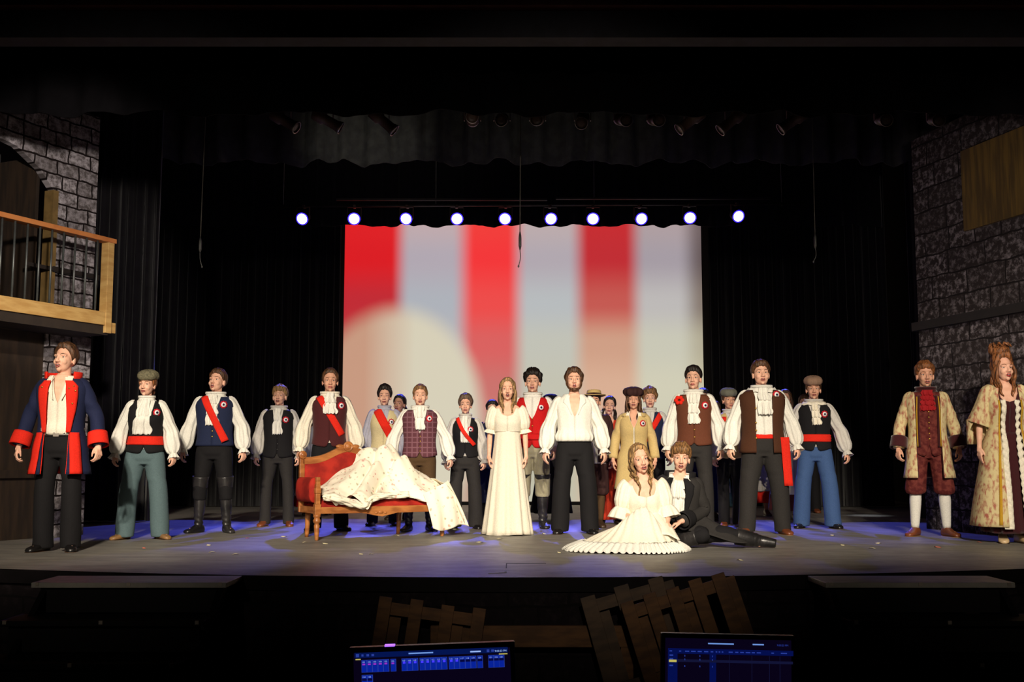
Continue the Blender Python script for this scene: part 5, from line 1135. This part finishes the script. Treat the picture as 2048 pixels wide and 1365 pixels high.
# skirt spread over the floor: radial surface with gathers and a ruffled hem
def spread(cx, cy, rx_l, rx_r, ry_f, ry_b, top, name, m, z_h, rin, rout, amp, n, ruff=0, parent=None, f=None):
    rows = []; N_ = 180
    for j in range(27):
        v = j / 26; r = rin + (rout - rin) * v; row = []
        for i in range(N_):
            a = 2 * PI * i / N_; ca, sa = math.cos(a), math.sin(a); X = (rx_r if ca > 0 else rx_l) * ca; Y = (ry_b if sa > 0 else ry_f) * sa
            k = r * (1 + .03 * math.sin(5 * a + 1) * r + .012 * math.sin(n * a) * r); h = f(r, a) if f else top * max(0, 1 - r) ** .8
            h += amp * math.sin(n * a + 2 * math.sin(3 * a)) * min(1, r * 1.6) * (1.05 - .55 * v)
            row.append((cx + X * k, cy + Y * k, max(.006 + .004 * (i % 2), h + z_h)))
        rows.append(row)
    return MB(Matrix()).grid(rows, True)
def hgt(r, a):
    ca, sa = math.cos(a), math.sin(a)
    base = .30 * max(0, 1 - r) ** .75
    lap = .13 * math.exp(-((r * ca - .10) ** 2 / .16 + (r * sa + .42) ** 2 / .05))
    return base * (1 + .12 * ca) + lap * (1 - r) * 2
o = p.part('gown_skirt', spread(-.02, -.16, .58, .40, .34, .30, .3, 'x', CREAM, .02, .12, .86, .010, 26, f=hgt), CREAM, solid=.004)
rows = []; N_ = 320
for j in range(7):
    v = j / 6; row = []
    for i in range(N_):
        a = 2 * PI * i / N_; ca, sa = math.cos(a), math.sin(a); X = (.42 if ca > 0 else .66) * ca; Y = (.30 if sa > 0 else .36) * sa
        k = (.80 + .24 * v) * (1 + .03 * math.sin(5 * a + 1) + .014 * math.sin(11 * a) * v + .02 * v * rng.rand()); row.append((-.02 + X * k, -.16 + Y * k, max(.006, (.085 * (1 - v) ** .8 + .012 * math.sin(64 * a) * (.3 + v) + .008))))
    rows.append(row)
p.part('skirt_ruffle', MB().grid(rows, True), WHITE, solid=.003, parent=o, label='gathered white ruffle at the hem')
rows = []
for j in range(13):
    v = j / 12; row = []
    for i in range(25):
        u = i / 24 * 2 - 1; x = .02 + .03 * v + u * (.15 + .13 * v); y = -.06 - .27 * v - .03 * (1 - u * u); r = 0
        z = .335 - .16 * v ** 1.5 - .06 * u * u * v + .006 * math.sin(u * 12); row.append((x, y, z))
    rows.append(row)
p.part('apron', MB().grid(rows), CREAM, solid=.004, parent=o)
p.hair_cap(front=46, side=-14, back=-45, vol=.004); p.locks(1.27, 6, .01, .016, .03, curl=True, yfront=-.075); p.hair_done()

# seated man in black tailcoat
m0 = floor_at(1364, 1094); Mt = Tm(-.045, .02, .12, rx=4, rz=-6, ry=4)
J = {('S', q): Mt @ V((q * .168, .005, 1.415)) for q in (-1, 1)}
J['E', 1] = Mt @ V((.245, .02, 1.17)); J['W', 1] = V((.00, -.30, .26)); J['E', -1] = Mt @ V((-.22, .05, 1.16)); J['W', -1] = V((-.25, -.10, .22))
J['H', 1] = V((.10, 0, .12)); J['H', -1] = V((-.08, 0, .12)); J['K', -1] = V((.20, -.22, .13)); J['A', -1] = V((-.02, -.18, .07)); J['T', -1] = V((-.10, -.16, .05))
J['K', 1] = V((.42, -.10, .13)); J['A', 1] = V((.73, -.06, .07)); J['T', 1] = V((.83, -.07, .055))
p = Person('seated young man in black tailcoat with white ruffled cravat and boots', 1368, 884, 1094, loc=m0, K=.955, hyaw=8, hpitch=3, Mt=Mt, joints=J, hair=H_LTBR, mouth=1, curl=70, armf={1: ((-.8, -.1, -.25), (0, 0, -1)), -1: ((.3, -.8, -.3), (0, .2, -1))})
p.shirt(WHITE, 'open', bag=0, sleeves=None, z0=.98, vz=1.42, vw=.05)
mb = MB(p.SK)
for q in (-1, 1):
    H, Kn, A = p.J['H', q], p.J['K', q], p.J['A', q]
    mb.tube([H, H.lerp(Kn, .5) + V((0, 0, .01)), Kn, Kn.lerp(A, .5), A], [.105, .095, .076, .058, .044], n=24, m=24, fold=lambda th, t: .003 * math.sin(3 * th + 30 * t), ref=(0, 0, 1))
p.part('trousers', mb, BLACK)
for q in (-1, 1):
    Kn, A, T = p.J['K', q], p.J['A', q], p.J['T', q]; mb = MB(p.SK)
    mb.tube([Kn.lerp(A, .3), Kn.lerp(A, .7), A, A.lerp(T, .55) , T + (T - A) * .6], [(0, .084), (.3, .072), (.55, .054), (.75, .052), (1, .036)], n=20, m=24, fold=lambda th, t: .003 * math.sin(46 * t + th) * sm(t, .4, .2), ref=(0, 0, 1)); p.part('boot', mb, LEATH)
c = p.part('coat', p.shell(.93, 1.49, .036, vz=1.1, vw=.10, gap=.075, n=64), CHAR, solid=.007)
for q in (-1, 1): lapel(p, BLACK, c, q, [(1.05, .070, .085), (1.2, .072, .11), (1.34, .075, .15), (1.42, .066, .155), (1.49, .045, .09)], .050)
rows = [[Mt @ (p.surf(th, 1.49, .03) + V((0, 0, dz_))) for th in np.linspace(R(40), R(320), 30)] for dz_ in (-.03, .01, .05)]; p.part('coat_collar', MB(p.SK).grid(rows), BLACK, solid=.010, parent=c, label='black velvet collar')
p.sleeve('coat', CHAR, cuff=BLACK)
# coat tail spread to the right over the leg
rows = []
for j in range(15):
    v = j / 14; row = []
    for i in range(21):
        u = i / 20; x = .06 + .52 * v; y = -.20 + .36 * u + .04 * math.sin(5 * v); h = .31 * (1 - v) ** 1.1 + .05; z = max(.03, h * math.sin(PI * (.12 + .76 * u)) + .008 * math.sin(u * 17 + v * 6)); row.append((x, y - .06 * (1 - v), z + .03))
    rows.append(row)
p.part('coat_tail', MB().grid(rows), CHAR, solid=.006, parent=c)
p.part('waistcoat', p.shell(.96, 1.20, .024), BLACK, solid=.004)
p.jabot(1.47, 1.12, .05, .085, 2, off=.03, dep=.035); p.hair_cap(front=26, side=-6, back=-40, vol=.014, amp=.006, fringe=10, fr_side=1); p.hair_done()

# ---------------------------------------------------------------- settee
VEL = mat('red_velvet', (168, 42, 30), rough=.8, rgb2=(132, 28, 22), scale=7, spec=.2)
A0 = floor_at(633, 1082); B0 = floor_at(884, 1073); ang = math.atan2(B0.y - A0.y, B0.x - A0.x); W = (B0 - A0).length; SDp = .52
st = thing('settee', 'antique carved oak settee with red velvet upholstery', 'settee', A0, ang)
def leg(x, y, name='leg'):
    pr = [(.012, 0), (.018, .004), (.020, .02), (.026, .10), (.030, .15), (.022, .165), (.036, .18), (.040, .20), (.030, .215), (.028, .225), (.038, .235), (.038, .25), (.028, .26)]
    return obj(name, MB(Matrix.Translation((x, y, 0))).lathe(pr, 18), WOOD, st)
leg(0, 0); leg(W, 0)
for x in (.075, W * .8): obj('leg', MB().tube([(x, SDp + .03, 0), (x, SDp + .01, .13), (x, SDp, .27)], [.02, .026, .03], n=8, m=6), WOOD, st)
for x in (0, W): obj('corner_block', MB().box(x - .032, x + .032, -.03, .035, .255, .36), WOOD, st, smooth=False, bevel=.004)
poly = [(.03, .33), (W - .03, .33), (W - .03, .262), (W * .62, .258), (W * .58, .245), (W * .53, .232), (W * .50, .222), (W * .46, .232), (W * .43, .24), (W * .38, .255), (W * .34, .262), (.03, .265)]
fr = obj('front_rail', MB().prism(poly, -.022, .012), WOOD, st, smooth=False, bevel=.004)
mb = MB()
for dx_, r_ in ((0, .018), (-.05, .012), (.05, .012)): mb.ell((W * .49 + dx_, -.024, .268 - abs(dx_) * .1), (r_ * 1.4, .008, r_), 12, 6)
obj('carving', mb, WOOD, fr)
for y0_, y1_ in ((SDp - .02, SDp + .015),): obj('back_rail', MB().box(0, W, y0_, y1_, .255, .33), WOOD, st, smooth=False)
for x in (0, W): obj('side_rail', MB().box(x - .018, x + .018, .03, SDp, .265, .33), WOOD, st, smooth=False)
rows = []
for j in range(13):
    v = j / 12; row = []
    for i in range(31):
        u = i / 30; ed = min(1, min(u, 1 - u) * 14, min(v, 1 - v) * 6) ** .5; row.append((.03 + (W - .06) * u, -.01 + SDp * v, .33 + .075 * ed + .006 * math.sin(u * 22) * ed))
    rows.append(row)
s_ = MB().grid(rows); s_.box(.03, W - .03, -.01, SDp - .01, .31, .335); obj('seat_cushion', s_, VEL, st)
# back: posts, crest rail, upholstered panel over the left three quarters
WB = W * .74
def crest(u): return .83 + .13 * math.exp(-((u - .49) / .22) ** 2)
for x in (0, WB): 
    obj('back_post', MB().box(x - .026, x + .026, SDp - .02, SDp + .03, .26, .83), WOOD, st, smooth=False, bevel=.006)
    ro = obj('rosette', MB(Matrix.Translation((x, SDp - .025, .855)) @ Matrix.Rotation(PI / 2, 4, 'X')).lathe([(.042, -.03), (.044, 0), (.036, .006), (.026, .004), (.022, .014), (.001, .018)], 20), WOOD, st)
pl_ = [(WB * u / 40, crest(u / 40)) for u in range(41)]; poly = [(x, z - .075) for x, z in pl_] + pl_[::-1]
obj('crest_rail', MB().prism([( x, z) for x, z in poly[::-1]], SDp - .02, SDp + .03), WOOD, st, smooth=False, bevel=.005)
obj('medallion', MB(Matrix.Translation((WB * .49, SDp - .022, .945)) @ Matrix.Rotation(PI / 2, 4, 'X')).lathe([(.05, -.04), (.056, 0), (.05, .012), (.038, .010), (.034, .004), (.026, .016), (.001, .022)], 24), WOOD, st)
for dx_ in (-.085, .085): obj('scroll', MB().ell((WB * .49 + dx_, SDp - .005, crest(.49 + dx_ / WB) + .004), (.05, .022, .022), 14, 8), WOOD, st)
rows = []
for j in range(13):
    v = j / 12; row = []
    for i in range(31):
        u = i / 30; top = crest(.03 + .94 * u) - .07; ed = min(1, min(u, 1 - u) * 9, min(v, 1 - v) * 6) ** .6; row.append((.028 + (WB - .056) * u, SDp - .012 - .04 * ed, .36 + (top - .36) * v))
    rows.append(row)
mb = MB().grid(rows); mb.prism([(.028, .34), (WB - .028, .34)] + [(.028 + (WB - .056) * u / 10, crest(.03 + .094 * u) - .07) for u in range(10, -1, -1)], SDp - .014, SDp + .02); obj('back_cushion', mb, VEL, st)
for x in (0,):
    q = -1 if x == 0 else 1; mb = MB()
    rows = []
    for j in range(12):
        v = j / 11; y = .02 + (SDp - .04) * v; row = []
        for i in range(20):
            t = 2 * PI * i / 20; row.append((x + q * .022 + .052 * math.cos(t), y, .50 + .125 * math.copysign(abs(math.sin(t)) ** .7, math.sin(t))))
        rows.append(row)
    mb.grid(rows, True, True, True); ar = obj('arm_cushion', mb, VEL, st)
    rows = [(x - .024, x + .024, .36, .47, .0), (x - .030, x + .026, .47, .52, -.012), (x - .024, x + .022, .52, .56, -.006), (x - .02, x + .02, .56, .63, .0)]
    mb = MB()
    for xa_, xb_, za_, zb2, dy_ in rows: mb.box(xa_, xb_, -.028 + dy_, .03, za_, zb2)
    for k in range(3): mb.box(x - .027, x + .027, -.036, .0, .50 - .014 * k, .508 - .014 * k)
    obj('arm_support', mb, WOOD, st, smooth=False, bevel=.004)

# flowered cloth heaped over it
m, nt, b = node_mat('flowered_cloth'); L = nt.links; N = nt.nodes.new
tc = N('ShaderNodeTexCoord'); vo = N('ShaderNodeTexVoronoi'); vo.inputs['Scale'].default_value = 19; L.new(tc.outputs['Object'], vo.inputs['Vector'])
n = N('ShaderNodeTexNoise'); n.inputs['Scale'].default_value = 26; n.inputs['Detail'].default_value = 4; L.new(tc.outputs['Object'], n.inputs['Vector'])
ad = mth('ADD', vo.outputs['Distance'], mth('MULTIPLY', mth('SUBTRACT', n.outputs['Fac'], .5), .9))
mr = N('ShaderNodeMapRange'); mr.inputs[1].default_value = .26; mr.inputs[2].default_value = .16; L.new(ad, mr.inputs[0])
cr = N('ShaderNodeValToRGB'); E = cr.color_ramp.elements; E[0].position = .3; E[0].color = lin((196, 96, 96)); E[1].position = .62; E[1].color = lin((132, 128, 88)); e = E.new(.5); e.color = lin((206, 160, 130)); L.new(vo.outputs['Color'], cr.inputs[0])
mx = N('ShaderNodeMix'); mx.data_type = 'RGBA'; mx.inputs[6].default_value = lin((238, 230, 210)); L.new(mth('MULTIPLY', mr.outputs[0], .6), mx.inputs[0]); L.new(cr.outputs[0], mx.inputs[7]); L.new(mx.outputs[2], b.inputs['Base Color']); b.inputs['Roughness'].default_value = .9; b.inputs['Specular IOR Level'].default_value = .1
FLOWER = m
def ns(u, v, a, bb, ph): return math.sin(a * u + bb * v + ph)
rows = []; NU, NV = 110, 56
ub = [(0, .47), (.08, .53), (.25, .68), (.43, .86), (.54, .925), (.66, .93), (.75, .86), (.82, .72), (.9, .67), (.97, .63), (1.0, .60)]
for j in range(NV + 1):
    v = j / NV; row = []
    for i in range(NU + 1):
        u = i / NU; zb_ = float(np.interp(u, [a for a, _ in ub], [z for _, z in ub]))
        s0 = max(0, min(1, (v - .10) / .72)); s_ = s0 * s0 * (3 - 2 * s0) * .75 + s0 * .25
        z = .43 + (zb_ - .43) * s_
        # diagonal folds running from the lower left up to the crest
        d1 = u * 1.0 - v * .55; z += .05 * math.exp(-((d1 - .19) / .05) ** 2) * (1 - v * .3) + .045 * math.exp(-((d1 + .05) / .05) ** 2) * (1 - v) - .05 * math.exp(-((d1 - .08) / .03) ** 2) - .07 * math.exp(-((d1 - .30) / .025) ** 2) * (1 - .6 * v) + .035 * math.exp(-((d1 - .37) / .04) ** 2) + .04 * math.exp(-((u + v * .5 - .90) / .05) ** 2) - .04 * math.exp(-((u + v * .5 - .80) / .03) ** 2)
        z += .006 * ns(u, v, 23, -17, 0) + .004 * ns(u, v, 37, 23, 2)
        yf = -.055 + .03 * math.sin(u * 13) - .03 * math.exp(-((u - .30) / .07) ** 2) + .10 * math.exp(-((u - .55) / .12) ** 2); y = yf + (SDp - .10 - yf) * v + (.14 * s_ if u > .48 else .14 * s_ * u / .48) * v ** 3
        x = .07 + (W - .02) * u + .02 * math.sin(9 * v + 4 * u) - .05 * (1 - v) * math.exp(-((u - .1) / .1) ** 2) * 0
        if v < .12: z -= (.12 - v) * .5 * (.4 + .8 * math.exp(-((u - .30) / .06) ** 2) + .5 * math.exp(-((u - .12) / .05) ** 2))
        if u > .92: x += .0; z -= .0
        row.append((x, y, max(z, .40 if -.02 < y else .30)))
    rows.append(row)
mb = MB().grid(rows)
# the part hanging over the right arm to the floor
rows = []
for j in range(36):
    v = j / 35; row = []
    for i in range(41):
        u = i / 40; y = SDp + .06 - (SDp + .16) * u          # back to front
        zt_ = .61 - .02 * u - .12 * max(0, u - .6); zend = .30 - .04 * math.sin(u * 4) - .18 * max(0, u - .5) / .5
        z = zt_ + (zend - zt_) * v; x = W + .05 + .03 * math.sin(PI * min(1, v * 2.0)) + .17 * v + .022 * math.sin(u * 15 + 2 * v) * (.3 + v) - .05 * u * 0
        row.append((x - .05 * (1 - v), y - .05 * v * u, z))
    rows.append(row)
mb.grid(rows)
# front corner panel falling over the seat edge
rows = []
for j in range(30):
    v = j / 29; row = []
    for i in range(31):
        u = i / 30; x = W - .25 + .10 * v + (.30 + .12 * v) * u; z = .50 + .14 * u * (1 - v) - .05 - (.36 + .03 * math.sin(u * 6)) * v + .0; y = -.075 - .05 * math.sin(PI * v) * .6 - .03 * v + .016 * math.sin(u * 14 + 3 * v) * (.3 + v)
        row.append((x, y + .06 * max(0, u - .8) * 2, max(.05, z)))
    rows.append(row)
mb.grid(rows)
mb.tube([(.06, -.02, .43), (.13, -.075, .425), (.24, -.085, .40), (.36, -.085, .365), (.46, -.085, .335), (.54, -.075, .40), (.66, -.04, .43), (.80, -.03, .44), (.97, -.05, .44)], [.02, .042, .050, .042, .030, .030, .034, .03, .02], [.02, .030, .036, .030, .024, .026, .026, .024, .02], n=36, m=60, fold=lambda th, t: .008 * math.sin(3 * th + 22 * t) + .005 * math.sin(7 * th - 30 * t) + .003 * math.sin(13 * th + 60 * t), ref=(0, 0, 1))
o = obj('flowered_cloth', mb, FLOWER, solid=.004); o.location = A0; o.rotation_euler = (0, 0, ang); tag(o, 'cream flowered cloth heaped over the red settee', 'cloth')
